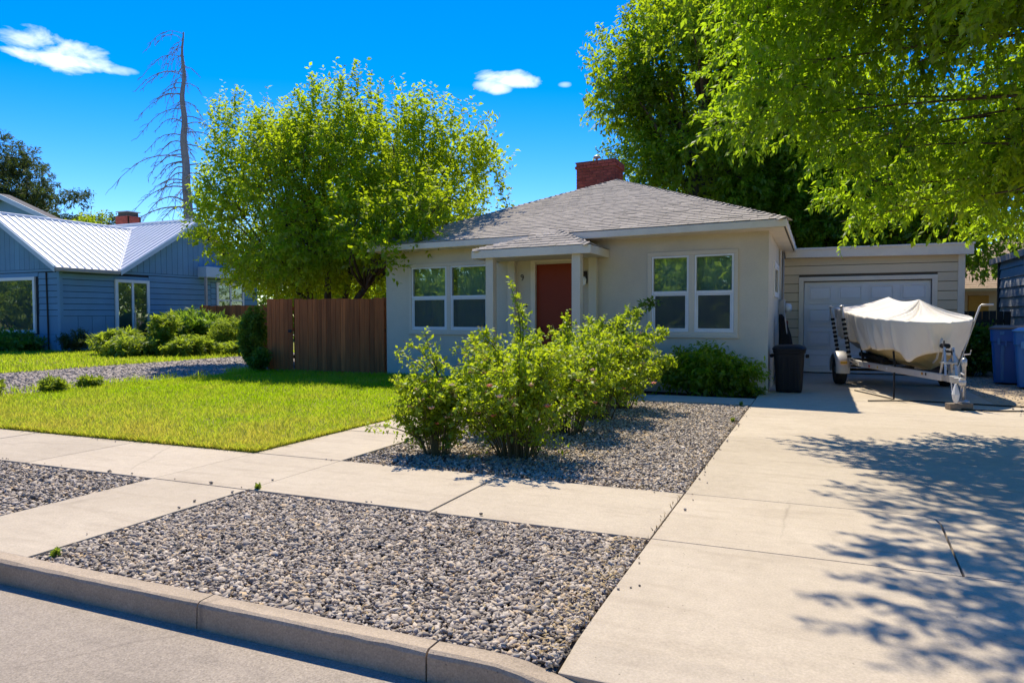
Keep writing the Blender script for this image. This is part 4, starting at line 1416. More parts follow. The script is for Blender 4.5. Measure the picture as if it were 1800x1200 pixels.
for sd in (-1, 1):
    TB().box((-4.3, sd * .42 - .04, .52), (-2.3, sd * .42 + .04, .60)).build('bunk', M['black_cloth'], trl, bevel=.015)
    for x in (-4.1, -2.6):
        TB().box((x - .02, sd * .42 - .02, .41), (x + .02, sd * .42 + .02, .519)).build('bunk_bracket', M['black_steel'], trl)
    cy_ = sd * .92
    tyre = MB(lambda x, y, z: BT(-3.68 + x, cy_ + y, .295 + z)).lathe((0, 0, 0), [(.17, -.085), (.25, -.095), (.285, -.075), (.295, -.03), (.295, .03), (.285, .075), (.25, .095), (.17, .085)], 28, axis='Y')
    w = thing_wheel = tyre.build('wheel', M['rubber'], trl, smooth=True)
    MB(lambda x, y, z: BT(-3.68 + x, cy_ + y, .295 + z)).lathe((0, 0, 0), [(.172, -.07), (.16, -.075), (.13, -.05), (.06, -.06), (.05, -.09), (.05, .09), (.06, .06), (.13, .05), (.16, .075), (.172, .07)], 20, axis='Y').build('rim', M['galv'], w, smooth=True)
    # rounded fender
    vs, fs = [], []
    K = 15
    for i in range(K):
        a = math.pi * (-0.06 + 1.12 * i / (K - 1))
        rx, rz = .37, .335
        for (yy, dr_) in ((-.125, -.05), (-.12, -.01), (-.06, 0.012), (.06, .012), (.12, -.01), (.125, -.05)):
            vs.append((-3.68 + (rx + dr_) * math.cos(a), cy_ + yy, .30 + (rz + dr_) * math.sin(a)))
    for i in range(K - 1):
        for k in range(5):
            fs.append((i * 6 + k, i * 6 + k + 1, i * 6 + 7 + k, i * 6 + 6 + k))
    fe = TB().add(vs, fs).build('fender', M['alu'], trl, smooth=True)
    TB().box((-3.285, cy_ - .06, .42), (-3.262, cy_ + .06, .47)).build('side_light', M['amber'], fe, bevel=.006)
    TB().box((-3.34, cy_ + (-.13 if sd > 0 else .125) , .36), (-3.28, cy_ + (-.125 if sd > 0 else .30) - (.0), .41)).build('step_plate', M['black_steel'], fe)
    # guide posts with wrapped padding
    for gx, base in ((-3.05, (-3.05, sd * .74, .44)), (-4.15, (-4.15, sd * .74, .44))):
        if sd > 0 and gx < -4: continue
        if sd > 0:
            base, gx = (-1.95, .50, .44), -2.0
        top = (gx - .06, 1.00 * sd if sd < 0 else .915, 1.47)
        mid = (gx, -.86 if sd < 0 else .60, .50)
        gp = TB().tube([base, mid, top, (top[0] + .02, top[1] + sd * .02, top[2] + .03), (top[0] + .09 * (1), top[1] + (.17 if sd > 0 else .01), top[2] + .035)], .024 if sd < 0 else .017, 8).build('guide_post', M['galv'], trl, smooth=True)
        for k in range(9 if sd < 0 else 0):
            t0 = .05 + k * .088
            q0 = Vector(mid).lerp(Vector(top), t0)
            q1 = Vector(mid).lerp(Vector(top), t0 + .048)
            TB().tube([q0, q1], .036, 8).build('guide_pad', M['black_cloth'], gp)
ws = TB()
for (x0, x1, y) in ((-.62, -.50, -.07), (-.38, -.50, -.07), (-.62, -.50, .07), (-.38, -.50, .07)):
    ws.tube([(x0, y, .455), (x1, y * .8, .86)], .018, 6)
ws.box((-.60, -.09, .62), (-.40, .09, .645))
wst = ws.build('winch_stand', M['galv'], trl)
TB().lathe((-.52, -.06, .80), [(.055, 0), (.055, .01), (.02, .015), (.02, .1), (.055, .105), (.055, .115)], 14, axis='Y').build('winch', M['black_steel'], wst, smooth=True)
TB().tube([(-.55, -.055, .86), (-.62, -.03, .95)], .012, 6).build('bow_hook', M['black_steel'], wst)
TB().box((-.74, -.06, .84), (-.60, .06, .91)).build('bow_stop', M['rubber'], wst, bevel=.02)
jk = TB().lathe((-.22, .115, 0), [(.026, .10), (.026, .60), (.036, .61), (.036, .70), (.02, .72)], 12).build('jack', M['galv'], trl, smooth=True)
TB().tube([(-.22, .115, .72), (-.22, .115, .77), (-.14, .16, .78), (-.13, .17, .84)], .010, 6).build('crank', M['galv'], jk)
TB().lathe((-.22, .115, .10), [(.08, -.015), (.08, .0), (.04, .02)], 12).build('jack_foot', M['galv'], jk)
sf = TB()
for sd in (-1, 1):
    sf.tube([(-.2, sd * .05, .37), (-.08, sd * .07, .22), (.03, sd * .03, .20), (.09, sd * .01, .34)], .010, 6)
sf.build('safety_chain', M['galv'], trl)
bg = TB()
bg.lathe((.02, -.06, .10), [(.03, 0), (.055, .05), (.07, .12), (.045, .2), (.02, .27)], 9, 1, .7)
bgo = bg.build('plastic_bag', M['white_plastic'], None)
tag(bgo, 'crumpled white plastic bag hanging below the trailer coupler', 'bag')
blk = MB(lambda x, y, z: BT(-.05 + x * .97 - y * .2, .06 + y * .97 + x * .2, z)).box((-.07, -.22, .002), (.07, .10, .09)).build('timber_block', M['block_wood'], None, bevel=.006)
tag(blk, 'weathered timber block under the trailer tongue jack', 'wood block')
tl = TB()
tl.tube([(-1.02, -.60, .44), (-1.02, -.60, .02)], .014, 6)
tlo = tl.tube([(-1.02, -.60, .02), (-1.6, -.7, .012), (-2.4, -.9, .012)], .010, 6).build('tie_strap', M['black_cloth'], None)
tag(tlo, 'dark tie strap hanging from the trailer rail to the concrete', 'strap')
cb = MB()
pts = [BT(.02, 0, .015), BT(.12, .35, .012), BT(.05, .9, .012), BT(.2, 1.4, .012), BT(-.1, 1.75, .012), BT(-.35, 1.35, .02), BT(-.5, .8, .013), BT(-.7, .3, .012), BT(-.9, -.4, .012), BT(-.75, -1.1, .012)]
sm = []
for i in range(len(pts) - 1):
    p0, p1, p2, p3 = [Vector(pts[max(0, min(len(pts) - 1, k))]) for k in (i - 1, i, i + 1, i + 2)]
    for k in range(6):
        t = k / 6
        sm.append(0.5 * ((2 * p1) + (p2 - p0) * t + (2 * p0 - 5 * p1 + 4 * p2 - p3) * t * t + (3 * p1 - p0 - 3 * p2 + p3) * t ** 3))
tag(cb.tube(sm, .011, 6).build('black_cable', M['rubber'], None, smooth=True), 'black cable lying in loops on the driveway by the trailer tongue', 'cable')

# ------------------------------------------------------------------ bins
can = thing('trash_can', 'black plastic trash can with domed lid at the corner of the stucco house', 'trash can', (-.46, 13.38, 0))


def rrect(cx, cy, hx, hy, z, r, seg=4):
    out = []
    for (sx, sy, a0) in ((1, 1, 0), (-1, 1, 90), (-1, -1, 180), (1, -1, 270)):
        for k in range(seg + 1):
            a = R(a0 + 90 * k / seg)
            out.append((cx + sx * (hx - r) + r * math.cos(a), cy + sy * (hy - r) + r * math.sin(a), z))
    return out


def loft(mb, rings, cap=True):
    n = len(rings[0])
    vs = [p for r in rings for p in r]
    fs = []
    for i in range(len(rings) - 1):
        for k in range(n):
            fs.append((i * n + k, i * n + (k + 1) % n, (i + 1) * n + (k + 1) % n, (i + 1) * n + k))
    if cap:
        fs += [tuple(range(n))[::-1], tuple((len(rings) - 1) * n + k for k in range(n))]
    return mb.add(vs, fs)


cx, cy0 = -.46, 13.38
loft(MB(), [rrect(cx, cy0, .205, .205, .015, .06), rrect(cx, cy0, .215, .215, .05, .07), rrect(cx, cy0, .245, .245, .68, .09), rrect(cx, cy0, .262, .262, .685, .09),
            rrect(cx, cy0, .265, .265, .735, .09)]).build('body', M['black_plastic'], can, bevel=.003)
for k in (-.1, .0, .1):
    MB().hexa([(cx + k - .02, cy0 - .222, .08), (cx + k + .02, cy0 - .222, .08), (cx + k + .02, cy0 - .20, .08), (cx + k - .02, cy0 - .20, .08),
               (cx + k - .022, cy0 - .250, .62), (cx + k + .022, cy0 - .250, .62), (cx + k + .022, cy0 - .22, .62), (cx + k - .022, cy0 - .22, .62)]).build('rib', M['black_plastic'], can, bevel=.006)
for sd in (-1, 1):
    MB().box((cx + sd * .29 - .03, cy0 - .07, .60), (cx + sd * .29 + .03, cy0 + .07, .66)).build('handle', M['black_plastic'], can, bevel=.012)
lid = loft(MB(), [rrect(cx, cy0, .275, .275, .738, .10), rrect(cx, cy0, .278, .278, .765, .10), rrect(cx, cy0, .25, .25, .80, .12), rrect(cx, cy0, .17, .17, .825, .12), rrect(cx, cy0, .07, .07, .832, .06)]
           ).build('lid', M['black_plastic'], can, smooth=False, bevel=.002)

bd = thing('covered_bundle', 'tall black cloth bundle leaning on the house wall behind the trash can', 'bundle', (-.58, 15.0, 0))
loft(MB(), [rrect(-.56, 15.0, .16, .22, 0.0, .06), rrect(-.57, 15.0, .15, .20, .5, .07), rrect(-.60, 15.02, .11, .15, .95, .06), rrect(-.66, 15.05, .06, .09, 1.28, .04), rrect(-.69, 15.05, .03, .04, 1.36, .02)]
     ).build('cloth', M['black_cloth'], bd)
MB().tube([(-.45, 14.85, 0), (-.60, 14.9, 1.30)], .012, 6).build('pole', M['galv'], bd)

def cart(cx, cy0, yaw, label, lidmat, body, height=1.02, hx=.30, hy=.36, group='blue carts beside the shed'):
    t = thing('recycling_cart', label, 'recycling cart', (cx, cy0, 0), group)
    ca, sa = math.cos(yaw), math.sin(yaw)
    T = lambda x, y, z: (cx + x * ca - y * sa, cy0 + x * sa + y * ca, z)
    b = MB(T)
    loft(b, [rrect(0, 0, hx * .78, hy * .78, .03, .05), rrect(0, 0, hx * .95, hy * .95, height - .24, .06), rrect(0, 0, hx, hy, height - .235, .06), rrect(0, 0, hx * 1.03, hy * 1.03, height, .06)])
    b.build('body', body, t, bevel=.004)
    loft(MB(T), [rrect(0, -.02, hx * 1.08, hy * 1.10, height + .003, .06), rrect(0, -.02, hx * 1.09, hy * 1.11, height + .03, .06), rrect(0, 0.02, hx * .8, hy * .85, height + .07, .1)]).build('lid', lidmat, t, bevel=.004)
    # lifting bar and its moulded channel on the street side
    lb = MB(T).hexa([(-hx * .42, -hy * .80, .06), (-hx * .26, -hy * .80, .06), (-hx * .26, -hy * .74, .06), (-hx * .42, -hy * .74, .06),
                     (-hx * .44, -hy * .99, height - .30), (-hx * .24, -hy * .99, height - .30), (-hx * .24, -hy * .90, height - .30), (-hx * .44, -hy * .90, height - .30)]).build('moulded_rib', M['blue_plastic_faded'], t, bevel=.006)
    MB(T).box((-hx * .62, -hy * 1.06, height - .30), (-hx * .46, -hy * .95, height - .17)).build('lift_bracket', M['blue_plastic_faded'], t, bevel=.006)
    MB(T).box((-hx * .20, -hy * 1.06, height - .33), (-hx * .12, -hy * .95, height - .22)).build('lift_bracket', M['blue_plastic_faded'], t, bevel=.006)
    MB(T).box((-hx * .5, -hy * 1.055, height - .11), (-hx * .26, -hy * 1.01, height - .04)).build('label_plate', M['blue_plastic_faded'], t, bevel=.003)
    MB(T).tube([(-hx * .8, hy * 1.12, height - .06), (hx * .8, hy * 1.12, height - .06)], .016, 8).build('handle', M['blue_plastic'], t)
    for sd in (-1, 1):
        MB(lambda x, y, z: T(sd * hx * .75 + x, hy * .85 + y, .13 + z)).lathe((0, 0, 0), [(.12, -.03), (.13, 0), (.12, .03)], 14, axis='X').build('wheel', M['rubber'], t)
    return t


cart(3.42, 16.55, R(-12), 'blue cart with dusty grey lid, the one nearer the trailer', M['lid_grey'], M['blue_plastic'], 1.06)
cart(3.62, 15.62, R(-16), 'blue cart with bright blue lid and pale lifting rib at the picture edge', M['blue_plastic_faded'], M['blue_plastic'], 1.03)

# ------------------------------------------------------------------ shed at the right edge
shed = thing('board_shed', 'faded blue grey lap sided shed standing behind the blue carts', 'shed', (6, 18, 0))
SX = 4.25
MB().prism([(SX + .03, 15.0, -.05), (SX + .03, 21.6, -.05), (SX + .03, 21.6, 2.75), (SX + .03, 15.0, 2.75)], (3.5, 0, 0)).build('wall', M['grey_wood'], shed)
z = .12
while z < 2.72:
    h = min(.235, 2.74 - z)
    MB().hexa([(SX - .028, 14.98, z), (SX + .028, 14.98, z), (SX + .028, 21.6, z), (SX - .028, 21.6, z),
               (SX + .004, 14.98, z + h - .012), (SX + .028, 14.98, z + h - .012), (SX + .028, 21.6, z + h - .012), (SX + .004, 21.6, z + h - .012)]).build('siding_board', M['shed_board'], shed)
    z += h
MB().box((SX - .05, 21.603, 0), (SX + .1, 21.72, 2.75)).build('corner_post', M['grey_wood'], shed)
sr = MB().hexa([(SX - .12, 14.6, 2.66), (8.2, 14.6, 3.8), (8.2, 22.1, 3.8), (SX - .12, 22.1, 2.66), (SX - .12, 14.6, 2.74), (8.2, 14.6, 3.88), (8.2, 22.1, 3.88), (SX - .12, 22.1, 2.74)]).build('roof', M['grey_wood'], shed)
MB().box((SX - .16, 14.58, 2.63), (SX - .122, 22.12, 2.77)).build('fascia', M['gutter'], sr)

# ------------------------------------------------------------------ tan house far behind
th_ = thing('tan_house', 'far cream house with tan shingle roof and ochre door beside the garage', 'house', (9, 35, 0))
TY = 34.0
MB().box((4.2, TY, -.05), (15, TY + 8, 2.32)).build('wall', M['cream_wall'], th_)
tr_ = MB().add([(3.9, TY - .5, 2.36), (15.4, TY - .5, 2.36), (15.4, TY + 8.5, 2.36), (3.9, TY + 8.5, 2.36), (7.5, TY + 4, 4.7), (11.5, TY + 4, 4.7)],
               [(0, 1, 5, 4), (1, 2, 5), (2, 3, 4, 5), (3, 0, 4), (3, 2, 1, 0)]).build('roof', M['tan_shingle'], th_)
MB().box((3.88, TY - .54, 2.26), (15.42, TY - .51, 2.38)).build('fascia', M['cream_wall'], tr_)
s2 = ShingleSet()
s2.slope(lambda x, y, z: (x, y, z), (3.9, TY - .5, 2.365), (15.4, TY - .5, 2.365), (7.5, TY + 4, 4.705), (11.5, TY + 4, 4.705), expo=.2, tab=.5)
s2.finish(tr_, M['tan_shingle'], 0)
dpx = 5.55
MB().box((5.60, TY - .05, .05), (6.30, TY - .003, 2.10)).build('door', M['ochre'], th_, bevel=.01)
wd = frame(MB(), 6.85, 8.3, 1.05, 1.95, .08, TY - .06, TY - .003).build('window', M['cream_wall'], th_)
MB().box((6.93, TY - .03, 1.13), (8.22, TY - .004, 1.87)).build('pane', M['dark_pane'], wd)

# ------------------------------------------------------------------ blue neighbour house
bh = thing('blue_house', 'slate blue house with white ribbed metal roof across the gravel drive', 'house', (-30, 24, 0))
BX, BY = -27.14, 18.53
FX0 = -34.2
RXr, RZ1 = -30.67, 5.55
EVX, EVZ = -26.82, 3.28
CY0, CY1, CYA, CZA = 20.99, 29.15, 25.06, 5.87
MB().prism([(FX0, BY, -.05), (BX, BY, -.05), (BX, BY, 3.40), (RXr, BY, 5.47), (FX0, BY, 3.40)], (0, CY0 - BY - .003, 0)).build('wall', M['gap_shade'], bh)
MB().prism([(BX, CY0, -.05), (BX, CY1, -.05), (BX, CY1, 3.30), (BX, CYA, 5.80), (BX, CY0, 3.30)], (-8.5, 0, 0)).build('wall', M['gap_shade'], bh)
VB, VT = (EVX, 20.88, EVZ), (RXr, 24.54, RZ1)
LW = [(EVX, 18.12, EVZ), (EVX, 20.88, EVZ), VT, (RXr, 18.12, RZ1)]
LL = [(RXr, 18.12, RZ1), VT, (-34.5, 20.88, EVZ), (-34.5, 18.12, EVZ)]
GX = -26.72
CF = [(GX, 20.88, EVZ), (GX, CYA, CZA), (-37, CYA, CZA), (-34.5, 20.88, EVZ), VT, VB]
CBk = [(GX, CYA, CZA), (GX, 29.24, EVZ), (-37, 29.24, EVZ), (-37, CYA, CZA)]
rb = MB()
for poly in (LW, LL, CF, CBk):
    n = len(poly)
    up = [(x, y, z + .0) for (x, y, z) in poly]
    dn = [(x, y, z - .05) for (x, y, z) in poly]
    rb.add(up + dn, [tuple(range(n)), tuple(range(n, 2 * n))[::-1]] + [(i, (i + 1) % n, n + (i + 1) % n, n + i) for i in range(n)])
broof = rb.build('roof', M['white_metal'], bh)


def rib(p, q, r=.022):
    p, q = Vector(p), Vector(q)
    d = (q - p).normalized()
    s = d.cross(Vector((0, 0, 1))).normalized() * r
    u = Vector((0, 0, .055))
    MB().hexa([p - s * 1.4, p + s * 1.4, q + s * 1.4, q - s * 1.4, p - s * .7 + u, p + s * .7 + u, q + s * .7 + u, q - s * .7 + u]).build('roof_rib', M['white_metal'], broof)


y = 18.16
while y < 24.3:
    if y < 20.85:
        rib((EVX, y, EVZ), (RXr, y, RZ1))
    else:
        t = (y - 20.88) / (24.54 - 20.88)
        rib((EVX + (RXr - EVX) * t, y, EVZ + (RZ1 - EVZ) * t), (RXr, y, RZ1))
    y += .305
x = GX - .05
while x > -30.5:
    t = min(1, max(0, (EVX - x) / (EVX - RXr)))
    yy = 20.88 + 3.66 * t
    zz = EVZ + (RZ1 - EVZ) * t
    rib((x, yy, zz), (x, CYA, CZA))
    x -= .305
MB().tube([(RXr, 18.1, RZ1 + .03), (RXr, 24.6, RZ1 + .03)], .07, 6).build('ridge_cap', M['white_metal'], broof)
MB().tube([(GX, CYA, CZA + .03), (-37, CYA, CZA + .03)], .07, 6).build('ridge_cap', M['white_metal'], broof)
MB().tube([(EVX, 20.86, EVZ + .02), (RXr, 24.54, RZ1 + .02)], .06, 4).build('valley_flashing', M['white_metal'], broof)
# barge boards and gutter
def barge(p, q, th, d):
    p, q, d = Vector(p), Vector(q), Vector(d)
    z = Vector((0, 0, th))
    MB().hexa([p - z, q - z, q - z + d, p - z + d, p + Vector((0, 0, .01)), q + Vector((0, 0, .01)), q + d + Vector((0, 0, .01)), p + d + Vector((0, 0, .01))]).build('barge_board', M['blue_trim'], bh, bevel=.004)
barge((EVX + .02, 18.08, EVZ), (RXr, 18.08, RZ1), .20, (0, .035, 0))
barge((-34.5, 18.08, EVZ), (RXr - .003, 18.08, RZ1), .20, (0, .035, 0))
barge((GX + .04, 20.86, EVZ), (GX + .04, CYA, CZA), .20, (-.035, 0, 0))
barge((GX + .04, 29.24, EVZ), (GX + .04, CYA + .003, CZA), .20, (-.035, 0, 0))
MB().box((EVX, 18.14, EVZ - .16), (EVX + .11, 20.84, EVZ - .02)).build('gutter', M['gutter'], bh, bevel=.01)
MB().box((BX + .002, 18.4, 3.10), (EVX - .002, 20.86, 3.14)).build('soffit', M['blue_board'], bh)
# lap boards, vertical boards
def lap_x(y0, y1, z0, z1, n, xp, name='siding_board'):         # wall facing +x
    h = (z1 - z0) / n
    for i in range(n):
        z = z0 + i * h
        MB().hexa([(xp + .001, y0, z), (xp + .028, y0, z), (xp + .028, y1, z), (xp + .001, y1, z), (xp + .001, y0, z + h - .022), (xp + .014, y0, z + h - .022), (xp + .014, y1, z + h - .022), (xp + .001, y1, z + h - .022)]).build(name, M['blue_board'], bh)
def lap_y(x0, x1, z0, z1, n, yp, name='siding_board'):         # wall facing -y
    h = (z1 - z0) / n
    for i in range(n):
        z = z0 + i * h
        MB().hexa([(x0, yp - .028, z), (x1, yp - .028, z), (x1, yp - .001, z), (x0, yp - .001, z), (x0, yp - .014, z + h - .022), (x1, yp - .014, z + h - .022), (x1, yp - .001, z + h - .022), (x0, yp - .001, z + h - .022)]).build(name, M['blue_board'], bh)


DY0, DY1 = 20.96, 22.42            # sliding glass door on the +x side
lap_x(BY + .10, DY0 - .12, 1.40, 3.09, 7, BX)
lap_x(DY1 + .12, 26.0, 1.40, 3.14, 7, BX)
lap_y(-28.36, BX - .10, 1.40, 3.12, 7, BY)
def vert_x(y0, y1, z0, z1f, xp, w=.30):
    y = y0
    while y < y1 - .05:
        e = min(y + w, y1)
        MB().box((xp + .001, y + .008, z0), (xp + .016, e - .008, z1f((y + e) / 2))).build('vertical_board', M['blue_board'], bh)
        y += w
def vert_y(x0, x1, z0, z1f, yp, w=.30):
    x = x0
    while x < x1 - .05:
        e = min(x + w, x1)
        MB().box((x + .008, yp - .016, z0), (e - .008, yp - .001, z1f((x + e) / 2))).build('vertical_board', M['blue_board'], bh)
        x += w
vert_x(BY + .10, DY0 - .12, 0.0, lambda y: 1.385, BX, .6)
vert_x(DY1 + .12, 29.1, 0.0, lambda y: 1.385, BX, .6)
vert_x(CY0 + .1, CY1 - .1, 3.28, lambda y: min(5.62 - abs(y - CYA) * .618 - .08, 5.6), BX)
vert_y(-34.0, BX - .02, 3.25, lambda x: 5.30 - abs(x - RXr) * .585 - .06, BY)
vert_y(-34.0, BX - .10, 0.0, lambda x: .66, BY, .6)
vert_y(-28.40, BX - .10, 0.67, lambda x: 1.385, BY, .6)
lap_y(-34.0, -28.40, 2.955, 3.135, 1, BY)
lap_x(DY0 - .115, DY1 + .115, 2.94, 3.09, 1, BX)
lap_x(DY1 + .12, 29.1, 3.03, 3.165, 1, BX)
lap_x(26.02, 26.33, 1.40, 3.02, 6, BX)
lap_x(28.17, 29.1, 1.40, 3.02, 6, BX)
lap_x(26.34, 28.16, 1.40, 1.74, 1, BX)
MB().box((BX + .001, CY0 + .05, 3.17), (BX + .035, CY1, 3.265)).build('belt_board', M['blue_board'], bh)
MB().box((-34.1, BY - .035, 3.14), (BX + .03, BY - .001, 3.235)).build('belt_board', M['blue_board'], bh)
MB().box((BX - .09, BY - .045, 0), (BX + .045, BY + .09, 3.09)).build('corner_board', M['blue_board'], bh)
# front window
FW = (-33.2, -28.55, 0.70, 2.95)
w = frame(MB(), FW[0], FW[1], FW[2], FW[3], .13, BY - .075, BY - .002).build('window', M['vinyl'], bh, bevel=.006)
MB().box((FW[0] + .13, BY - .05, FW[2] + .13), (FW[1] - .13, BY - .044, FW[3] - .13)).build('pane', M['glass_far'], w)
MB().box((-30.95, BY - .07, FW[2] + .13), (-30.87, BY - .03, FW[3] - .13)).build('mullion', M['vinyl'], w)
curtain_mesh(lambda x, y, z: (x, y, z), FW[0] + .14, FW[1] - .14, BY - .024, FW[2] + .14, FW[3] - .14, 26, .012).build('curtain', M['curtain_blue'], w, smooth=True)
# sliding door
w = frame(MB(lambda y, o, z: (BX - o, y, z)), DY0 - .10, DY1 + .10, .12, 2.93, .13, -.09, -.002).build('glass_door', M['vinyl'], bh, bevel=.006)
Tx = lambda y, o, z: (BX - o, y, z)
MB(Tx).box((DY0 + .03, -.05, .25), (DY1 - .03, -.044, 2.80)).build('pane', M['glass'], w)
MB(Tx).box(((DY0 + DY1) / 2 - .05, -.08, .25), ((DY0 + DY1) / 2 + .05, -.03, 2.80)).build('mullion', M['vinyl'], w)
MB(Tx).box((DY0 + .03, -.03, .25), (DY1 - .03, -.02, 2.80)).build('blind', M['interior'], w)
# canopy band, its brown post and the rear window
cn = MB().box((BX + .002, 25.25, 3.22), (BX + .55, 31, 3.72)).build('porch_canopy', M['blue_trim'], bh, bevel=.01)
MB().box((BX + .40, 25.25, -.05), (BX + .50, 25.36, 3.215)).build('porch_post', M['gutter'], bh)
w = frame(MB(Tx), 26.35, 28.15, 1.75, 3.02, .12, -.075, -.002).build('window', M['vinyl'], bh, bevel=.006)
MB(Tx).box((27.2, -.07, 1.87), (27.29, -.03, 2.9)).build('mullion', M['vinyl'], w)
MB(Tx).box((26.47, -.07, 2.12), (28.03, -.03, 2.19)).build('rail', M['vinyl'], w)
MB(Tx).box((26.47, -.045, 1.87), (28.03, -.04, 2.9)).build('pane', M['glass_far'], w)
MB(Tx).box((26.47, -.02, 1.87), (28.03, -.012, 2.9)).build('blind', M['curtain'], w)
MB().tube([(-27.85, BY - .05, 3.1), (-27.82, BY - .05, 1.2), (-27.8, BY - .06, 0)], .03, 8).build('downpipe', M['black_steel'], bh)
# chimney behind the ridge
c = MB().box((-34.75, 26.9, 4.8), (-33.85, 27.7, 6.75)).build('chimney', M['mortar'], bh)
bricks(c, MB, -34.75, -33.85, 26.9, 27.7, 5.4, 6.76, .24, .09, .012, .012)
MB().box((-34.68, 26.97, 6.75), (-33.92, 27.63, 6.95)).build('chimney_cap', M['grey_wood'], c, bevel=.02)
MB().box((-34.76, 26.9, 6.953), (-33.84, 27.7, 7.0)).build('cap_plate', M['galv'], c)

b2 = thing('gabled_house', 'second blue gabled house rising behind the white metal roof', 'house', (-58, 42, 0))
gx, gy, gz = -49.1, 30, 9.4
MB().prism([(gx - 6, gy, -.05), (gx + 6, gy, -.05), (gx + 6, gy, 7.05), (gx, gy, gz - .2), (gx - 6, gy, 7.05)], (0, .25, 0)).build('wall', M['blue_board'], b2)
r2 = MB()
for sd in (-1, 1):
    p = [(gx, gy - .5, gz), (gx + sd * 6.8, gy - .5, gz - 6.8 * .37), (gx + sd * 6.8, gy + 0.3, gz - 6.8 * .37), (gx, gy + 0.3, gz)]
    r2.add(p + [(a, b, c_ - .12) for a, b, c_ in p], [(0, 1, 2, 3), (4, 7, 6, 5), (0, 4, 5, 1), (1, 5, 6, 2), (2, 6, 7, 3), (3, 7, 4, 0)])
r2.build('roof', M['roof_felt'], b2)
for sd in (-1, 1):
    p, q = Vector((gx + sd * .002, gy - .56, gz + .03)), Vector((gx + sd * 6.8, gy - .56, gz - 2.486))
    zz = Vector((0, 0, .32)); d = Vector((0, .05, 0))
    MB().hexa([p - zz, q - zz, q - zz + d, p - zz + d, p, q, q + d, p + d]).build('barge_board', M['blue_trim'], b2)

# glass deck panel between the neighbour's shrubs
gp = thing('glass_panel', 'clear glass deck screen among the shrubs before the blue house', 'glass screen', (-24, 20, 0))
MB().box((-26.1, 21.0, .15), (-26.07, 23.6, 1.5)).build('pane', M['glass_low'], gp)
for yy in (20.95, 23.62):
    MB().box((-26.12, yy, 0), (-26.05, yy + .05, 1.53)).build('post', M['galv'], gp)

# ------------------------------------------------------------------ vegetation
def unit(v):
    return v / np.maximum(np.linalg.norm(v, axis=-1, keepdims=True), 1e-9)


def leaf_quads(pos, dirs, nrm, L, W, fold=0.12):
    """one folded pointed leaf per row: two quads along the midrib"""
    d = unit(dirs)
    s = unit(np.cross(d, nrm))
    n = np.cross(s, d)
    L, W = L[:, None], W[:, None]
    base = pos
    tip = pos + d * L - n * L * 0.10
    mid = pos + d * L * .52 + n * L * .03
    lo = pos + d * L * .40
    a = lo + s * W * .5 + n * W * fold
    b = lo - s * W * .5 + n * W * fold
    v = np.stack([base, a, tip, b, mid], 1)
    o = (np.arange(len(pos)) * 5)[:, None]
    f = np.concatenate([o + np.array([[0, 1, 4]]), o + np.array([[1, 2, 4]]), o + np.array([[2, 3, 4]]), o + np.array([[3, 0, 4]])], 1).reshape(-1, 3)
    return v.reshape(-1, 3), f


def leaf_diamond(pos, dirs, nrm, L, W, fold=0.12):
    """cheaper leaf: one folded quad"""
    d = unit(dirs)
    s = unit(np.cross(d, nrm))
    n = np.cross(s, d)
    L, W = L[:, None], W[:, None]
    a = pos + d * L * .45 + s * W * .5 + n * W * fold
    b = pos + d * L * .45 - s * W * .5 + n * W * fold
    tip = pos + d * L - n * L * .08
    v = np.stack([pos, a, tip, b], 1)
    f = (np.arange(len(pos)) * 4)[:, None] + np.array([[0, 1, 2, 3]])
    return v.reshape(-1, 3), f


def leaves_on_twigs(b, t, sag, nl, L, W, spread=0.9, t0=0.12, up=0.5, droop=0.0, size_tip=1.0):
    """b,t: twig bases and tips (n,3); returns leaf position, direction, normal, length, width"""
    n = len(b)
    k = np.linspace(t0, 1.0, nl)[None, :] + RNG.normal(0, .03, (n, nl))
    k = np.clip(k, 0, 1)[..., None]
    p = b[:, None] + (t - b)[:, None] * k
    p[..., 2] += sag[:, None] * (4 * k[..., 0] * (1 - k[..., 0])) if np.ndim(sag) else sag * (4 * k[..., 0] * (1 - k[..., 0]))
    ax = unit(t - b)[:, None]
    rnd = unit(RNG.normal(0, 1, (n, nl, 3)))
    side = unit(np.cross(np.broadcast_to(ax, rnd.shape), rnd))
    d = ax * .55 + side * spread + np.array([0, 0, -droop])
    nr = RNG.normal(0, .55, (n, nl, 3)) + np.array([0, 0, up + .4])
    Ls = L * np.exp(RNG.normal(0, .2, (n, nl))) * (1 - (1 - size_tip) * k[..., 0])
    Ws = Ls * (W / L) * RNG.uniform(.85, 1.15, (n, nl))
    return p.reshape(-1, 3), d.reshape(-1, 3), nr.reshape(-1, 3), Ls.ravel(), Ws.ravel()


def crown_mesh(name, tw, nl, L, W, mat, parent, detailed=False, tone=None, **kw):
    b, t, sag = tw
    p, d, nr, Ls, Ws = leaves_on_twigs(b, t, sag, nl, L, W, **kw)
    v, f = (leaf_quads if detailed else leaf_diamond)(p, d, nr, Ls, Ws)
    tn = np.repeat(RNG.normal(.5, .2, len(b)), nl) + RNG.normal(0, .16, len(p))
    if tone is not None:
        tn = tn + np.repeat(tone, nl)
    tn = np.clip(tn, 0, 1)
    k = 5 if detailed else 4
    return np_mesh(name, v, f, mat, parent, {'var': np.repeat(tn, k)}, facesize=3 if detailed else 4)


def bez(p0, p1, p2, n=6):
    return [tuple((1 - t) ** 2 * np.array(p0) + 2 * t * (1 - t) * np.array(p1) + t * t * np.array(p2)) for t in np.linspace(0, 1, n)]


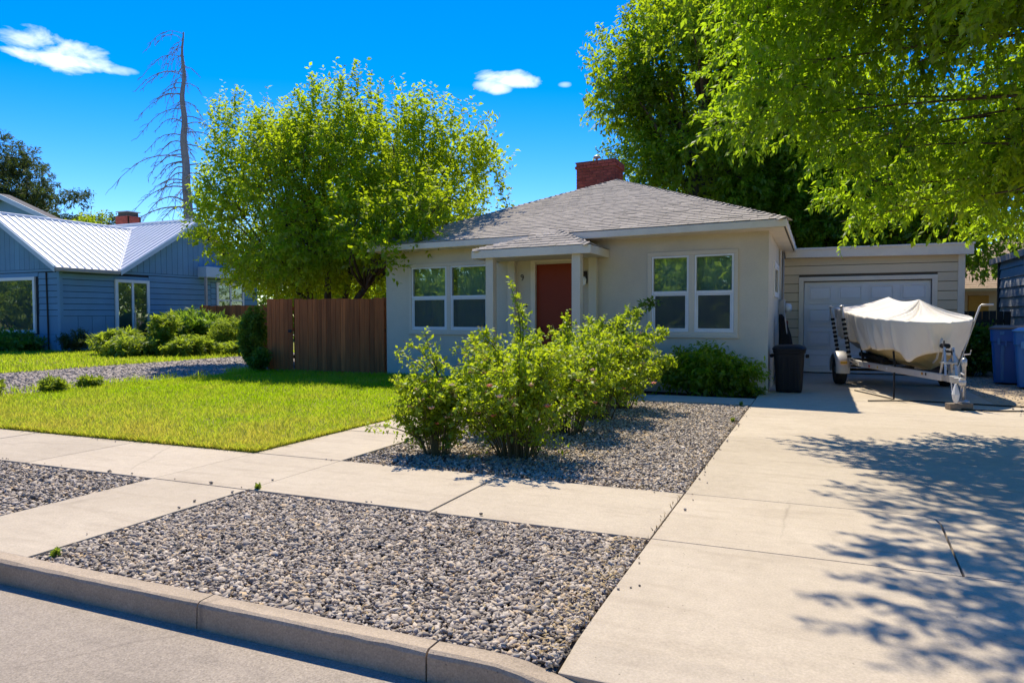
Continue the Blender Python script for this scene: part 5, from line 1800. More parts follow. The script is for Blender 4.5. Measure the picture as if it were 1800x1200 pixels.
def sample_clumps(cl, n, bias=0.55):
    """points in a union of ellipsoids (cx,cy,cz,rx,ry,rz,weight); returns points and outward directions"""
    c = np.array([x[:3] for x in cl]); r = np.array([x[3:6] for x in cl])
    w = np.array([(x[3] * x[4] * x[5]) ** .75 * (x[6] if len(x) > 6 else 1) for x in cl])
    i = RNG.choice(len(cl), n, p=w / w.sum())
    u = unit(RNG.normal(0, 1, (n, 3)))
    q = RNG.random(n)[:, None] ** (1 / 3.0 * bias * 1.6)
    return c[i] + u * q * r[i], u / r[i] * r[i].mean(-1, keepdims=True), i


def clump_cloud(center, radii, n, size, seed, squash=1.0, shell=0.75, keep=None):
    """many small overlapping clumps inside an ellipsoid: an uneven outline with gaps"""
    g = np.random.default_rng(seed)
    out = []
    tries = 0
    while len(out) < n and tries < 6000:
        tries += 1
        u = g.normal(0, 1, 3); u /= np.linalg.norm(u)
        q = shell + (1 - shell) * g.random() if g.random() < .72 else g.random() ** .5 * shell
        p = np.array(center) + u * q * np.array(radii)
        s = size * g.uniform(.65, 1.3)
        if keep is not None and not keep(p): continue
        if any(np.linalg.norm(p - o[:3]) < (s + o[3]) * .42 for o in out): continue
        out.append(np.array([p[0], p[1], p[2], s, s, s * squash]))
    return [tuple(o) for o in out]


def limbs(mb, fork, clumps, r0, n_sub=4, seg=5, lift=0.5, rng=None, sub_r=.18):
    for c in clumps:
        c = np.array(c)
        tgt = c[:3]
        L = np.linalg.norm(tgt - fork)
        mid = np.array(fork) * .45 + tgt * .55 + np.array([RNG.normal(0, .12 * L), RNG.normal(0, .12 * L), lift * RNG.uniform(-.2, .6)])
        pts = bez(fork, mid, tgt, 7)
        mb.tube(pts, [max(.008, r0 * (1 - .85 * k / 6) * min(1, .45 + .09 * c[3] * 4)) for k in range(7)], seg, cap=False)
        for _ in range(n_sub):
            u = unit(RNG.normal(0, 1, 3) + np.array([0, 0, .25]))
            e = tgt + u * c[3] * .85
            st = np.array(pts[RNG.integers(4, 7)])
            mb.tube(bez(st, (st + e) / 2 + RNG.normal(0, .08, 3), e, 4), [max(.006, r0 * sub_r), max(.005, r0 * sub_r * .7), max(.004, r0 * sub_r * .45), .003], 4, cap=False)


# --- multi-stemmed yellow-green tree behind the fence
mp = thing('maple_tree', 'spreading multi-stemmed yellow green tree behind the brown board fence', 'tree', (-13.2, 16.6, 0))
mc = clump_cloud((-12.8, 16.9, 4.3), (4.3, 2.8, 2.35), 76, .80, 3, .95, keep=lambda p: p[2] > 2.1 and not (p[1] < 14.6 and p[2] < 3.1 and p[0] > -9.7))
mc += [(-16.0, 16.2, 6.7, .7, .7, 1.2), (-14.6, 16.6, 6.6, .7, .7, 1.0), (-12.4, 16.2, 6.9, .75, .75, 1.1), (-11.6, 16.4, 6.7, .7, .7, 1.2), (-9.5, 16.3, 6.2, .8, .8, 1.0),
       (-8.5, 16.4, 5.8, .9, .9, .8), (-8.2, 16.8, 5.1, .8, .8, .7), (-17.1, 16.8, 5.2, .7, .7, .9), (-17.0, 16.8, 3.9, .7, .7, .6), (-9.6, 14.3, 3.5, .75, .6, .6), (-9.9, 14.0, 3.15, .6, .5, .5), (-10.4, 14.4, 3.8, .8, .7, .7),
       (-15.6, 16.5, 2.6, .7, .7, .45), (-7.6, 13.9, 3.95, .45, .4, .35), (-9.0, 14.0, 3.7, .6, .5, .5), (-9.6, 13.6, 3.6, .6, .5, .5), (-7.9, 13.6, 3.35, .4, .4, .3), (-8.15, 13.7, 3.75, .55, .5, .4), (-8.5, 13.6, 3.35, .5, .45, .4), (-8.85, 13.45, 3.0, .5, .4, .45), (-9.3, 13.5, 2.9, .5, .4, .4), (-8.4, 14.6, 4.2, .8, .7, .5), (-8.72, 13.3, 2.55, .22, .2, .3), (-12.0, 15.2, 3.2, 1.0, .9, .8), (-14.0, 15.4, 3.0, 1.0, .9, .7)]
tb = MB()
base = np.array((-13.1, 17.0, 0.0))
groups = np.array_split(np.array(sorted(mc, key=lambda c: math.atan2(c[0] + 13.3, c[2] - 1))), 6)
for gi, gcl in enumerate(groups):
    ctr = gcl[:, :3].mean(0)
    b0 = base + np.array([RNG.normal(0, .28), RNG.normal(0, .25), 0])
    fk = b0 * .45 + ctr * .55; fk[2] = 1.0 + .45 * (ctr[2] - 1.0)
    tb.tube(bez(b0, (b0 * .7 + fk * .3) + np.array([0, 0, .5]), fk, 8), [.15 - .011 * k for k in range(8)], 8, cap=False)
    limbs(tb, fk, gcl, .07, 4)
tb.build('trunk', M['bark'], mp, smooth=True)
n = 7400
p, u, ci = sample_clumps(mc, n)
ln = RNG.uniform(.30, .75, n)
dirs = unit(u * .75 + np.array([0, 0, .55]) + RNG.normal(0, .3, (n, 3)))
tops = p[:, 2] > 6.3
dirs[tops] = unit(dirs[tops] * .5 + np.array([0, 0, 1.0])); ln[tops] *= 1.35
low = p[:, 2] < 3.6
dirs[low] = unit(dirs[low] + np.array([0, 0, -.9]))
b = p - dirs * ln[:, None] * .4
t = p + dirs * ln[:, None] * .6
# long leading shoots standing above the crown
sp = np.array([(-16.9, 16.7, 7.2), (-16.6, 16.2, 8.1), (-15.9, 16.2, 8.35), (-15.0, 16.4, 7.9), (-13.6, 16.3, 7.7), (-12.7, 16.2, 8.4), (-11.9, 16.2, 8.1), (-11.55, 16.2, 8.5), (-10.9, 16.3, 7.6), (-9.8, 16.3, 7.4), (-9.2, 16.2, 7.3), (-8.0, 16.5, 6.2), (-7.4, 16.6, 5.7), (-7.5, 16.7, 5.2), (-13.1, 16.2, 8.0), (-16.2, 16.3, 8.2), (-10.2, 16.3, 7.7)])
g5 = np.random.default_rng(5)
ex = g5.uniform(-17.0, -8.3, 46)
sp = np.concatenate([sp - np.array([0, 0, .55]), np.stack([ex, g5.uniform(15.6, 17.6, 46), 4.45 + 2.6 * np.sqrt(np.maximum(.05, 1 - ((ex + 12.8) / 4.7) ** 2)) + g5.uniform(-.3, .55, 46)], -1)])
sb = np.repeat(sp, 7, 0)
k_ = np.tile(np.linspace(0, 1, 7), len(sp))[:, None]
lean_ = np.repeat(g5.normal(0, .22, (len(sp), 2)), 7, 0)
sb = sb + np.concatenate([lean_ * (k_ - .5) * 1.0, -1.15 * (1 - k_)], 1) + RNG.normal(0, .03, sb.shape)
st = sb + np.concatenate([RNG.normal(0, .16, (len(sb), 2)), RNG.uniform(.18, .42, (len(sb), 1))], 1)
b, t = np.concatenate([b, sb]), np.concatenate([t, st])
ct = RNG.normal(0, .16, len(mc))
crown_mesh('crown', (b, t, -.04), 15, .118, .056, M['maple_leaf'], mp, droop=.15, tone=np.concatenate([ct[ci], np.full(len(b) - n, .05)]))

# --- tall dark tree behind the garage
def big_tree(name, label, base, clumps, trunk_r, fork_h, n, nl, L, W, mat, group=None, up=.3, limb_r=.1, cat='tree', n_sub=3, dirz=0.1):
    t_ = thing(name, label, cat, tuple(base), group)
    mb = MB()
    fk = np.array(base) + np.array([0, 0, fork_h])
    mb.tube(bez(base, (np.array(base) + fk) / 2 + np.array([.1, 0, 0]), fk, 6), [trunk_r * (1.25 - .09 * k) for k in range(6)], 9, cap=False)
    gs = np.array_split(np.array(sorted(clumps, key=lambda c: math.atan2(c[0] - base[0], c[2] - fork_h))), max(2, len(clumps) // 9))
    for g in gs:
        ctr = g[:, :3].mean(0)
        f2 = fk * .55 + ctr * .45
        mb.tube(bez(fk, (fk + f2) / 2 + np.array([0, 0, -.15]), f2, 6), [trunk_r * (.8 - .06 * k) for k in range(6)], 7, cap=False)
        limbs(mb, f2, g, limb_r, n_sub)
    mb.build('trunk', M['bark'], t_, smooth=True)
    p, u, ci = sample_clumps(clumps, n)
    ln = RNG.uniform(.4, .95, n)
    d = unit(u * .8 + np.array([0, 0, dirz]) + RNG.normal(0, .35, (n, 3)))
    b, t = p - d * ln[:, None] * .4, p + d * ln[:, None] * .6
    crown_mesh('crown', (b, t, -.06), nl, L, W, mat, t_, droop=.25, tone=RNG.normal(0, .18, len(clumps))[ci])
    return t_


rc = clump_cloud((-2.9, 25.5, 9.6), (3.9, 3.6, 5.6), 62, 1.35, 11, .85, keep=lambda p: p[2] > 4.6)
rc += [(-5.8, 24.8, 8.2, 1.0, 1, .9), (-6.0, 25, 9.4, .8, .9, .8), (-5.5, 24.8, 6.6, .9, 1, .9), (-5.3, 24.6, 5.5, .8, 1, .9), (-5.6, 25, 11.4, .8, .9, 1.1), (-5.2, 25, 12.4, .9, .9, 1.0)]
big_tree('shade_tree', 'tall green tree with forked trunk rising behind the house roof', (-3.7, 25.3, 0), rc, .24, 5.2, 9000, 15, .17, .075, M['rear_leaf'], 'tall trees behind the garage')
rc2 = clump_cloud((0.8, 27.5, 5.4), (4.6, 2.6, 3.6), 50, 1.4, 12, .9, keep=lambda p: p[2] > 2.2)
big_tree('shade_tree', 'dark leafy tree filling the gap above the flat garage roof', (0.8, 27.8, 0), rc2, .25, 2.2, 5200, 15, .18, .08, M['rear_leaf'], 'tall trees behind the garage')
rc3 = clump_cloud((-0.6, 31, 5.0), (6.5, 2.0, 4.4), 45, 1.5, 13, .9, keep=lambda p: p[2] > .8)
big_tree('shade_tree', 'low dense dark tree deep behind the garage and house', (-.5, 31.3, 0), rc3, .2, 1.6, 5200, 14, .22, .10, M['dark_leaf'], 'tall trees behind the garage')
# fragments of hanging dead moss-like twigs under the rear crown are left to the dark interior

# --- near tree: trunk outside the picture, boughs hanging over the driveway
near = thing('drooping_tree', 'large bright green tree whose drooping boughs hang over the driveway', 'tree', (6.4, 10.4, 0))
nc = clump_cloud((2.9, 9.6, 5.3), (4.2, 2.3, 2.3), 64, .78, 21, .8, shell=.6, keep=lambda p: p[1] < 12.0 and p[2] > 3.0 - .12 * p[0])
nc += [(4.0, 10.8, 3.6, .9, .8, .7), (3.4, 11.0, 4.6, .9, .8, .7), (4.4, 11.2, 5.4, 1, .8, .8), (3.0, 11.3, 5.9, 1, .8, .8), (4.6, 11.0, 6.6, 1, .9, .9), (2.0, 11.2, 4.4, .8, .7, .6), (3.2, 10.9, 3.1, .7, .6, .5), (-1.0, 10.3, 4.6, .55, .6, .5), (-1.1, 10.4, 4.0, .5, .5, .4), (-.9, 10.2, 5.3, .6, .6, .5), (-.3, 10.2, 3.9, .6, .6, .45), (-.5, 10.0, 5.9, .7, .7, .6), (.3, 10.1, 3.5, .55, .5, .4), (.5, 10.3, 3.0, .5, .5, .35), (.55, 10.4, 2.65, .4, .4, .25),
       (1.1, 10.4, 2.75, .5, .5, .32), (1.6, 10.6, 2.75, .5, .5, .3), (2.1, 10.9, 2.75, .5, .5, .3), (2.5, 10.9, 2.85, .6, .5, .35), (.9, 10.0, 3.4, .6, .6, .5), (1.8, 10.3, 3.1, .6, .6, .5), (2.7, 10.6, 3.2, .7, .6, .5), (0.1, 9.6, 6.3, .8, .8, .6), (1.0, 9.0, 6.8, .9, .9, .6), (2.2, 11.2, 2.45, .3, .3, .2), (-1.4, 6.9, 5.45, .5, .45, .3), (-.7, 6.6, 5.4, .5, .45, .3), (0, 6.3, 5.4, .55, .45, .3), (.8, 6.0, 5.4, .55, .45, .3), (1.6, 5.8, 5.3, .6, .5, .3), (-.6, 7.4, 5.4, .7, .6, .35), (.2, 7.2, 5.5, .8, .7, .4), (1.0, 7.3, 5.6, .8, .7, .4), (1.8, 7.4, 5.5, .8, .7, .4), (-1.2, 7.9, 5.7, .6, .5, .3), (-.2, 7.9, 5.9, .7, .6, .4), (.8, 6.7, 5.5, .7, .6, .35), (1.7, 6.6, 5.4, .7, .6, .35)]
mb = MB()
b0 = np.array((6.4, 10.4, 0.0)); fk = np.array((6.1, 10.3, 2.9))
mb.tube(bez(b0, (6.5, 10.4, 1.5), fk, 7), [.34 - .02 * k for k in range(7)], 10, cap=False)
for g in np.array_split(np.array(sorted(nc, key=lambda c: c[2] + .3 * c[1])), 7):
    ctr = g[:, :3].mean(0)
    f2 = fk * .35 + ctr * .65
    mb.tube(bez(fk, (fk * .6 + f2 * .4) + np.array([0, 0, .9]), f2, 8), [.10 - .0095 * k for k in range(8)], 8, cap=False)
    limbs(mb, f2, g, .038, 5, lift=.6)
mb.build('trunk', M['bark'], near, smooth=True)
n = 9800
p, u, ci = sample_clumps(nc, n)
ln = RNG.uniform(.28, .62, n)
d = unit(u * .55 + np.array([-.35, -.05, -.30]) + RNG.normal(0, .38, (n, 3)))
b, t = p - d * ln[:, None] * .45, p + d * ln[:, None] * .55
crown_mesh('crown', (b, t, .05), 17, .092, .038, M['near_leaf'], near, detailed=False, droop=.35, spread=.7, tone=RNG.normal(0, .17, len(nc))[ci])
# its upper boughs reach right over the drive and throw the dappled shade
# second tree of the same kind further right, outside the picture, shading the drive
oc = clump_cloud((5.4, 6.3, 5.6), (3.9, 2.2, 1.6), 34, .85, 31, .8, keep=lambda p: p[0] > 2.0)
big_tree('drooping_tree', 'bright green tree beyond the right picture edge, nearest the street', (8.0, 6.4, 0), oc, .25, 3.0, 1500, 15, .10, .035, M['near_leaf'], n_sub=3, limb_r=.06)

# --- bare dead conifer behind the blue house
dc = thing('dead_conifer', 'tall bare dead conifer with drooping grey branches behind the blue house', 'tree', (-38.2, 35, 0))
mb = MB()
tx, ty = -38.2, 35.0
hz = np.linspace(0, 20.0, 40)
mb.tube([(tx + .12 * math.sin(h * .35) - .02 * h + .05 * math.sin(h * 1.9), ty + .05 * math.sin(h * 2.3), h) for h in hz], [.42 * (1 - h / 20.6) ** .75 + .012 for h in hz], 9, cap=True)
mb.build('trunk', M['dead_bark'], dc, smooth=True)
def dead_branch(mb, p0, az, L, rise, r):
    dx, dy = math.cos(az), math.sin(az)
    pts = []
    K = 9
    for k in range(K):
        t = k / (K - 1)
        pts.append((p0[0] + dx * L * t + random.gauss(0, .03), p0[1] + dy * L * t + random.gauss(0, .03), p0[2] + rise * math.sin(t * 2.0) * L * .35 - L * .62 * t ** 2.2))
    mb.tube(pts, [max(.016, r * (1 - .85 * k / (K - 1))) for k in range(K)], 5, cap=False)
    for k in range(2, K):
        for _ in range(2):
            if random.random() < .8:
                a2 = az + random.choice((-1, 1)) * random.uniform(.3, 1.2)
                l2 = random.uniform(.25, .7) * (1.4 - k / K) * L * .42
                q = pts[k]
                e = (q[0] + math.cos(a2) * l2 * .8, q[1] + math.sin(a2) * l2 * .8, q[2] - l2 * random.uniform(.3, 1.0))
                md = ((q[0] + e[0]) / 2, (q[1] + e[1]) / 2, (q[2] + e[2]) / 2 + .12 * l2)
                mb.tube([q, md, e], [.018, .014, .009], 4, cap=False)
for i in range(60):
    h = 7.2 + 12.6 * (i / 59) + random.uniform(-.2, .2)
    L = (5.0 - 2.6 * ((h - 7) / 13.5) ** 1.3) * random.uniform(.35, 1.0)
    az = random.uniform(0, 2 * math.pi) if random.random() < .65 else math.pi + random.uniform(-.9, .9)
    bm_ = MB()
    dead_branch(bm_, (tx + .12 * math.sin(h * .35) - .02 * h, ty, h), az, L, random.uniform(.1, .6), .058 * (1.1 - (h - 7) / 17))
    bm_.build('branch', M['dead_bark'], dc)

# --- conifer at the left edge and small tops beyond the roofs
pc = clump_cloud((-77, 46, 12.5), (14, 3, 8.5), 110, 1.5, 41, .55, shell=.5, keep=lambda p: abs(p[0] + 77) < (20.8 - p[2]) * 1.30 and p[2] > 7)
big_tree('pine_tree', 'dark evergreen tree standing behind the blue gabled house', (-77, 46.5, 0), pc, .35, 8, 4200, 15, .34, .09, M['pine_leaf'], n_sub=2, dirz=.25)
pc = clump_cloud((-64.5, 47, 8.8), (3.4, 2, 2.2), 18, 1.0, 42, .8)
big_tree('evergreen_tree', 'lower evergreen tops showing between gable and brick chimney', (-64.5, 47, 0), pc, .25, 5.5, 700, 14, .3, .1, M['pine_leaf'], n_sub=2)
pc = clump_cloud((-57.2, 42, 8.3), (1.5, 1.5, 1.6), 10, .7, 43, .9)
big_tree('young_tree', 'small pale green treetop left of the brick chimney', (-57.2, 42, 0), pc, .14, 5.4, 330, 13, .22, .09, M['maple_leaf'], n_sub=2)
for (x, y, r, h, sd, lab) in ((-28.5, 34.0, 2.6, 4.6, 56, 'bushy green tree behind the left end of the brown fence'), (-24.5, 38, 5.0, 5.5, 51, 'leafy tree filling the gap behind the yellow green tree'), (-15.5, 33, 4.5, 4.4, 52, 'green tree seen low between stems above the board fence'), (-32, 47, 6, 5.0, 53, 'distant green tree beyond the white metal roof'), (10.0, 28.0, 5.0, 9.5, 54, 'dark leafy tree above the tan house at the right edge')):
    cc = clump_cloud((x, y, h * .62), (r, 2.4, h * .55), 26, 1.15, sd, .9, keep=lambda p: p[2] > .7)
    big_tree('garden_tree', lab, (x, y + .3, 0), cc, .2, 1.6, 1500, 13, .2, .085, M['rear_leaf'] if sd != 54 else M['dark_leaf'], n_sub=2, group='background garden trees')

# --- trees across the street, seen in the window glass
for k, (x, y, lab) in enumerate(((-98, -16, 'roadside tree across the street at the very far left end'), (-86, -15, 'roadside tree across the street, next to the far left end'), (-74, -16, 'roadside tree across the street, third from the far left end'), (-62, -16, 'roadside tree across the street, fourth from the far left end'), (-51, -15, 'roadside tree across the street fifth from the far left end'), (-40, -16, 'roadside tree across the street sixth from the far left end'),
                                 (-30, -15, 'roadside tree across the street opposite the gravel drive'), (-21, -16, 'roadside tree across the street opposite the lawn'), (-12, -15, 'roadside tree across the street opposite the walkway'),
                                 (-3, -16, 'roadside tree across the street opposite the driveway'), (6, -15, 'roadside tree across the street farthest to the right'))):
    cc = clump_cloud((x, y, 2.9), (6.2, 2.6, 2.9), 30, 1.4, 61 + k, .9, keep=lambda p: p[2] > .6)
    big_tree('roadside_tree', lab, (x, y - .3, 0), cc, .2, 1.2, 1300, 12, .38, .22, M['rear_leaf'], group='trees across the street', n_sub=0)


# --- shrubs
def shrub(name, label, base, r, h, n_cane, n_leafs, L, W, mat, group=None, shoots=(), spread=.9, blossoms=0, droop=.15, cat='shrub', squash=1.0, lean=(0, 0), bare=.18, detailed=False, pink=.5, wild=0):
    base = np.array(base, float)
    t_ = thing(name, label, cat, tuple(base), group)
    st = MB()
    B, T, B2, T2 = [], [], [], []
    for i in range(n_cane):
        a = RNG.uniform(0, 2 * np.pi)
        q = RNG.random() ** .55
        rr = r * q
        hh = h * math.sqrt(max(.05, 1 - (q * .86) ** 2)) * RNG.uniform(.72, 1.08)
        root = base + np.array([math.cos(a) * r * .30 * q, math.sin(a) * r * .30 * q * squash, -.02])
        tip = base + np.array([math.cos(a) * rr + lean[0] * hh, math.sin(a) * rr * squash + lean[1] * hh, hh])
        mid = (root + tip) / 2 + np.array([-math.cos(a) * rr * .15, -math.sin(a) * rr * .15 * squash, hh * .12])
        pts = np.array(bez(root, mid, tip, 7))
        st.tube(pts, [.007 - .0008 * k for k in range(7)], 4, cap=False)
        # side twigs up the cane
        for k in range(2, 7):
            for _ in range(2 if k < 6 else 3):
                u = unit(RNG.normal(0, 1, 3) * np.array([1, 1, .7]) + np.array([math.cos(a) * .4, math.sin(a) * .4, .45]))
                l = r * RNG.uniform(.22, .5) * (1.1 - .06 * k)
                f = (k + RNG.random() - 1) / 6
                bp = pts[min(6, k)] * 1.0
                if bp[2] < base[2] + h * bare * RNG.uniform(.3, 1.2): continue
                B.append(bp); T.append(bp + u * l)
    shoots = list(shoots)
    if wild:
        for _ in range(wild):
            a = RNG.uniform(0, 2 * np.pi); q = RNG.uniform(.35, .95)
            e = base + np.array([math.cos(a) * r * (q + .28), math.sin(a) * r * (q + .28), h * RNG.uniform(.75, 1.28) * (1.12 - .3 * q)])
            m0 = base + np.array([math.cos(a) * r * q * .5, math.sin(a) * r * q * .5, h * .95])
            shoots.append(([base + np.array([math.cos(a) * r * q * .3, math.sin(a) * r * q * .3, h * .4]), m0, e], 2))
    for (pts, dens) in shoots:                      # long arching shoots: lists of points
        pts = np.array(pts, float)
        path = np.array(bez(pts[0], pts[1], pts[2], 12))
        st.tube(path, [.008 - .0005 * k for k in range(12)], 4, cap=False)
        for k in range(3, 12):
            for _ in range(dens):
                u = unit(RNG.normal(0, 1, 3) + np.array([0, 0, .35]) + (path[k] - path[k - 1]) * 4)
                B2.append(path[k] + (path[k - 1] - path[k]) * RNG.random()); T2.append(B2[-1] + u * RNG.uniform(.07, .20) * (1.25 - k / 14))
    B, T = np.array(B), np.array(T)
    st.build('stems', M['stem'], t_)
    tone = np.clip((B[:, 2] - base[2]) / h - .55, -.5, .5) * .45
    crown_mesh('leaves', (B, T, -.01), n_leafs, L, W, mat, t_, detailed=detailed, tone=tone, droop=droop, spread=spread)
    if B2:
        crown_mesh('shoot_leaves', (np.array(B2), np.array(T2), -.01), 6, L, W, mat, t_, detailed=detailed, tone=np.full(len(B2), .15), droop=droop, spread=spread)
    for i in range(blossoms):
        k = RNG.integers(len(T))
        c = T[k] + np.array([0, 0, .01])
        if c[2] < base[2] + h * .35: continue
        fb_ = MB()
        for j in range(7):
            a = j * 2.4
            rad = .014 + .016 * (j / 7)
            u = np.array([math.cos(a), math.sin(a), .5]); s = np.array([-math.sin(a), math.cos(a), 0])
            fb_.add([c, c + u * rad + s * .018, c + u * (rad + .018) + np.array([0, 0, .012]), c + u * rad - s * .018], [(0, 1, 2, 3)])
        fb_.build('blossom', M['blossom'] if RNG.random() < pink else M['pale_blossom'], t_)
    return t_


RG = 'rose bushes in the gravel bed'
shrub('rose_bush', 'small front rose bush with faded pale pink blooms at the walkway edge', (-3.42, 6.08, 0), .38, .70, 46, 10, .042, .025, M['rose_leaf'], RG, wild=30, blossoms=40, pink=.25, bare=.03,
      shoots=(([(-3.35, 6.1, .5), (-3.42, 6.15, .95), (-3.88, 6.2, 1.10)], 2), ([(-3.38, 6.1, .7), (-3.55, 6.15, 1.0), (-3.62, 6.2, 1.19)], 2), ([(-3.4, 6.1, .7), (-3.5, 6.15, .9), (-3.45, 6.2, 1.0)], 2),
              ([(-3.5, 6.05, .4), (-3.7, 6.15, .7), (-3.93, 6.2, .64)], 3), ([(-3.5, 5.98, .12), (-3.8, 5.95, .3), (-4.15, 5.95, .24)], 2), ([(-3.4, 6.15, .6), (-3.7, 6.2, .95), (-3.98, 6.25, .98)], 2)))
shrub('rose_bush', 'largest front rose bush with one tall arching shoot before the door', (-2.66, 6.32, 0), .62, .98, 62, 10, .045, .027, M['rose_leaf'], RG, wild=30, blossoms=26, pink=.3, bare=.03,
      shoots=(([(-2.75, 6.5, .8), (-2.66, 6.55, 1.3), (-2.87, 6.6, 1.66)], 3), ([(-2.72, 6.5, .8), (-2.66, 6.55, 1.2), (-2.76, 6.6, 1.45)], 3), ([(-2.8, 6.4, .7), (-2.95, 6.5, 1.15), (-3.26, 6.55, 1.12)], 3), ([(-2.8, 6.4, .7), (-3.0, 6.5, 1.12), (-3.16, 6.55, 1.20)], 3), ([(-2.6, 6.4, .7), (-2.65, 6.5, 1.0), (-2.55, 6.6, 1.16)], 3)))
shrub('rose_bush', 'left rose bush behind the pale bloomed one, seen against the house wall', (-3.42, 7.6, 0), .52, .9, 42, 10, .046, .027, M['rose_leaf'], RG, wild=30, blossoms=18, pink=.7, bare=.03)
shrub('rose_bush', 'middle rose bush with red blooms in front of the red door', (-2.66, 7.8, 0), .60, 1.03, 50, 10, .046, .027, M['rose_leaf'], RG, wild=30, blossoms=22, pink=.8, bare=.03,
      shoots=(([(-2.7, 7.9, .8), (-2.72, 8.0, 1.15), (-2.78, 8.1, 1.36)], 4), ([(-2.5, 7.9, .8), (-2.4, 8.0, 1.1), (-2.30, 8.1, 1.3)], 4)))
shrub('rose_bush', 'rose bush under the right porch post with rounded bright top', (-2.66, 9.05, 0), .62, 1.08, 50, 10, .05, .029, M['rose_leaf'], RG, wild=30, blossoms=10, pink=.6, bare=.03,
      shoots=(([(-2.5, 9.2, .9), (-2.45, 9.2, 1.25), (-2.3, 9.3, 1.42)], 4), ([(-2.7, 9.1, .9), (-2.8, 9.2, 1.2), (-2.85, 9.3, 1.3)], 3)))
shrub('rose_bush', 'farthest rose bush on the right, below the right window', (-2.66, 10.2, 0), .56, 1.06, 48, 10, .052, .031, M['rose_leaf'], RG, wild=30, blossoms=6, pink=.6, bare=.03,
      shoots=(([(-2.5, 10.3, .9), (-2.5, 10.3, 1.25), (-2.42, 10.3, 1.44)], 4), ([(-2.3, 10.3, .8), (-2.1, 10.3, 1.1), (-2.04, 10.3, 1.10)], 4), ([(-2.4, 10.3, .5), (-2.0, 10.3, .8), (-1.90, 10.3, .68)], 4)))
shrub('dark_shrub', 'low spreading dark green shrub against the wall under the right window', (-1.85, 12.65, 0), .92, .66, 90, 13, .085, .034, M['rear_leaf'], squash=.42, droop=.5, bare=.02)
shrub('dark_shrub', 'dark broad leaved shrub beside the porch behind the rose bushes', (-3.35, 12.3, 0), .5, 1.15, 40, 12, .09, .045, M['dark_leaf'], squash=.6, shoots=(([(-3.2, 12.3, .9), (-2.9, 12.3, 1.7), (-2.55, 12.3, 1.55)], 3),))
shrub('low_weed', 'low green weeds at the foot of the house corner', (-1.08, 12.75, 0), .25, .14, 16, 9, .06, .025, M['shrub_leaf'], squash=.6, bare=0, cat='weeds')

# neighbour's planting and the bushes by the fence
NG = "shrubs along the neighbour's drive"
def nshrub(label, x, y, r, h, L=.13, W=.045, mat='shrub_leaf', n=60, **k):
    shrub('garden_shrub', label, (x, y, 0), r, h, n, 13, L, W, M[mat], NG, bare=.03, **k)
nshrub('rounded pale green feathery bush before the rear brown fence', -20.2, 20.3, .74, 1.15, .14, .025, n=70, wild=10)
nshrub('upright green bush against the left edge of the brown gate', -13.25, 14.05, .33, 1.5, .085, .035, n=60, droop=.3, wild=8)
nshrub('small dark weedy plant at the foot of the brown gate', -12.72, 13.75, .26, .5, .08, .04, 'dark_leaf', n=26)
nshrub('bushy plant with long leaves at the left corner of the glass door', -22.9, 17.7, .85, .72, .2, .045, n=60, droop=.4, wild=10)
nshrub('tall leafy spire plant in the middle of the neighbour bed', -20.8, 17.9, .45, 1.3, .16, .045, n=22, wild=14)
nshrub('low bright clump beside the gravel drive left of the spire plant', -21.4, 17.2, .85, .55, .18, .045, n=50, droop=.5, wild=10)
nshrub('low bright clump beside the gravel drive right of the spire plant', -19.6, 17.8, .75, .55, .18, .045, n=46, droop=.5, wild=10)
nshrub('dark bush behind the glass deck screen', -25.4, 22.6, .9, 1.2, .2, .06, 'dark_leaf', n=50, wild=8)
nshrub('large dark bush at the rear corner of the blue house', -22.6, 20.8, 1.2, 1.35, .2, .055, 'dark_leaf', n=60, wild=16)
nshrub('low ground hugging clump near the rear brown fence', -18.8, 19.3, .75, .35, .14, .045, n=40, droop=.4)
nshrub('thin dry shrub by the corner of the blue house', -26.3, 18.5, .6, .85, .11, .02, 'pine_leaf', n=30)
nshrub('low dark growth along the front wall of the blue house', -29.3, 17.9, 1.5, .45, .16, .06, 'dark_leaf', n=70, squash=.3)
for (x, y, h, lab) in ((-12.95, 7.6, .28, 'small green weed tuft at the picture edge beside the gravel drive'), (-12.7, 8.5, .22, 'small weed tuft on the lawn edge'), (-12.8, 9.3, .2, 'second weed tuft along the gravel edge')):
    shrub('weed_tuft', lab, (x, y, 0), .2, h, 22, 8, .08, .02, M['shrub_leaf'], 'weed tufts', bare=0, cat='weeds')
for (x, y, h, lab) in ((-4.02, 4.30, .07, 'tiny green weed in the joint at the top corner of the kerbside gravel'), (-.99, 9.4, .06, 'tiny green weed between planting bed gravel and driveway'), (-1.05, 11.1, .08, 'tiny yellow green weed at the rear corner of the planting bed'), (-3.98, 2.66, .05, 'tiny green weed where gravel meets kerb and walkway')):
    shrub('joint_weed', lab, (x, y, 0), .028, h * .55, 7, 5, .018, .008, M['shrub_leaf'], 'tiny joint weeds', bare=0, cat='weeds')
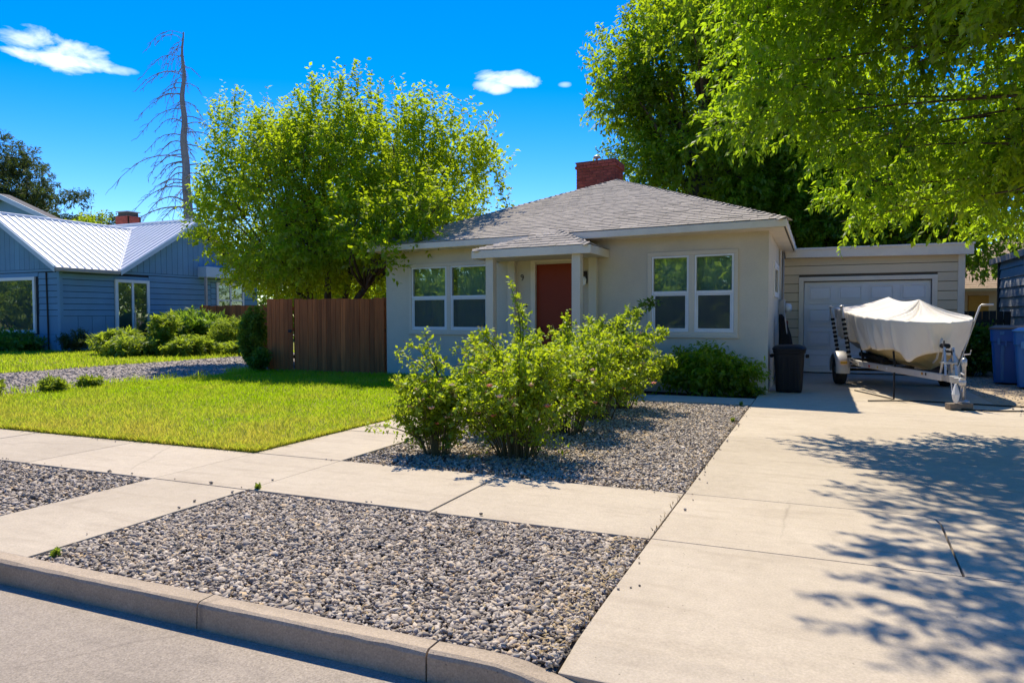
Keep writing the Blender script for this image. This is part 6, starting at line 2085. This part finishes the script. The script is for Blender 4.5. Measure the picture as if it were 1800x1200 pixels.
hedge = shrub('dark_hedge', 'black green hedge in shade behind the boat bow', (2.95, 18.3, 0), .75, 1.0, 90, 13, .09, .04, M['dark_leaf'], squash=.5, bare=0)
# litter under the roses
n = 700
lx = np.concatenate([RNG.normal(-2.75, .5, n), RNG.normal(-2.4, .45, n)]); ly_ = np.concatenate([RNG.normal(6.1, .35, n), RNG.uniform(6.5, 10.8, n)])
k = (lx > -4.05) & (lx < -1.0) & (ly_ > 5.5)
lx, ly_ = lx[k], ly_[k]
P = np.stack([lx, ly_, RNG.uniform(.0, .02, len(lx))], -1)
v, f = leaf_diamond(P, RNG.normal(0, 1, (len(lx), 3)) * np.array([1, 1, .15]), RNG.normal(0, .3, (len(lx), 3)) + np.array([0, 0, 1]), RNG.uniform(.025, .06, len(lx)), RNG.uniform(.008, .02, len(lx)))
tag(np_mesh('leaf_litter', v, f, M['straw'], attrs={'var': np.repeat(RNG.random(len(lx)), 4)}), 'dry leaf litter scattered under the rose bushes', 'leaf litter', kind='stuff')

# ------------------------------------------------------------------ names for the scattered ground cover
notes = {'gravel': 'grey river gravel', 'grass': 'short lawn grass', 'dry_grass': 'dry grass in the joints'}
seen = {}
for o in list(COL.objects):
    if o.parent is None and o.get('kind') == 'stuff' and 'label' not in o:
        c = Vector()
        for q in o.bound_box: c += Vector(q) / 8
        base_name = o.name.split('.')[0]
        if base_name == 'gravel':
            lab = ('crushed rock on the neighbour drive' if c.x < -12 else 'grey gravel in the kerbside strip left of the walkway' if c.x < -5 else
                   'sandy rubble on the dirt beside the blue carts' if c.x > 2 else 'grey gravel in the kerbside strip between walkway and driveway' if c.y < 5 else 'grey gravel in the planting bed under the rose bushes')
        elif base_name == 'grass':
            lab = ("grass on the neighbour's lawn before the blue house" if c.x < -20 else 'grass tufts on the far edge of the gravel drive' if c.x < -17 else 'grass tufts where lawn meets gravel drive' if c.x < -12 else 'yellow green lawn grass before the board fence' if c.y > 8.9 and (o.dimensions.z < .3 and len(o.data.vertices) > 60000) else 'longer lawn blades overhanging the pavement edge')
        else:
            lab = 'dry grass stalks along the driveway joint'
        tag(o, lab, base_name.replace('_', ' '))
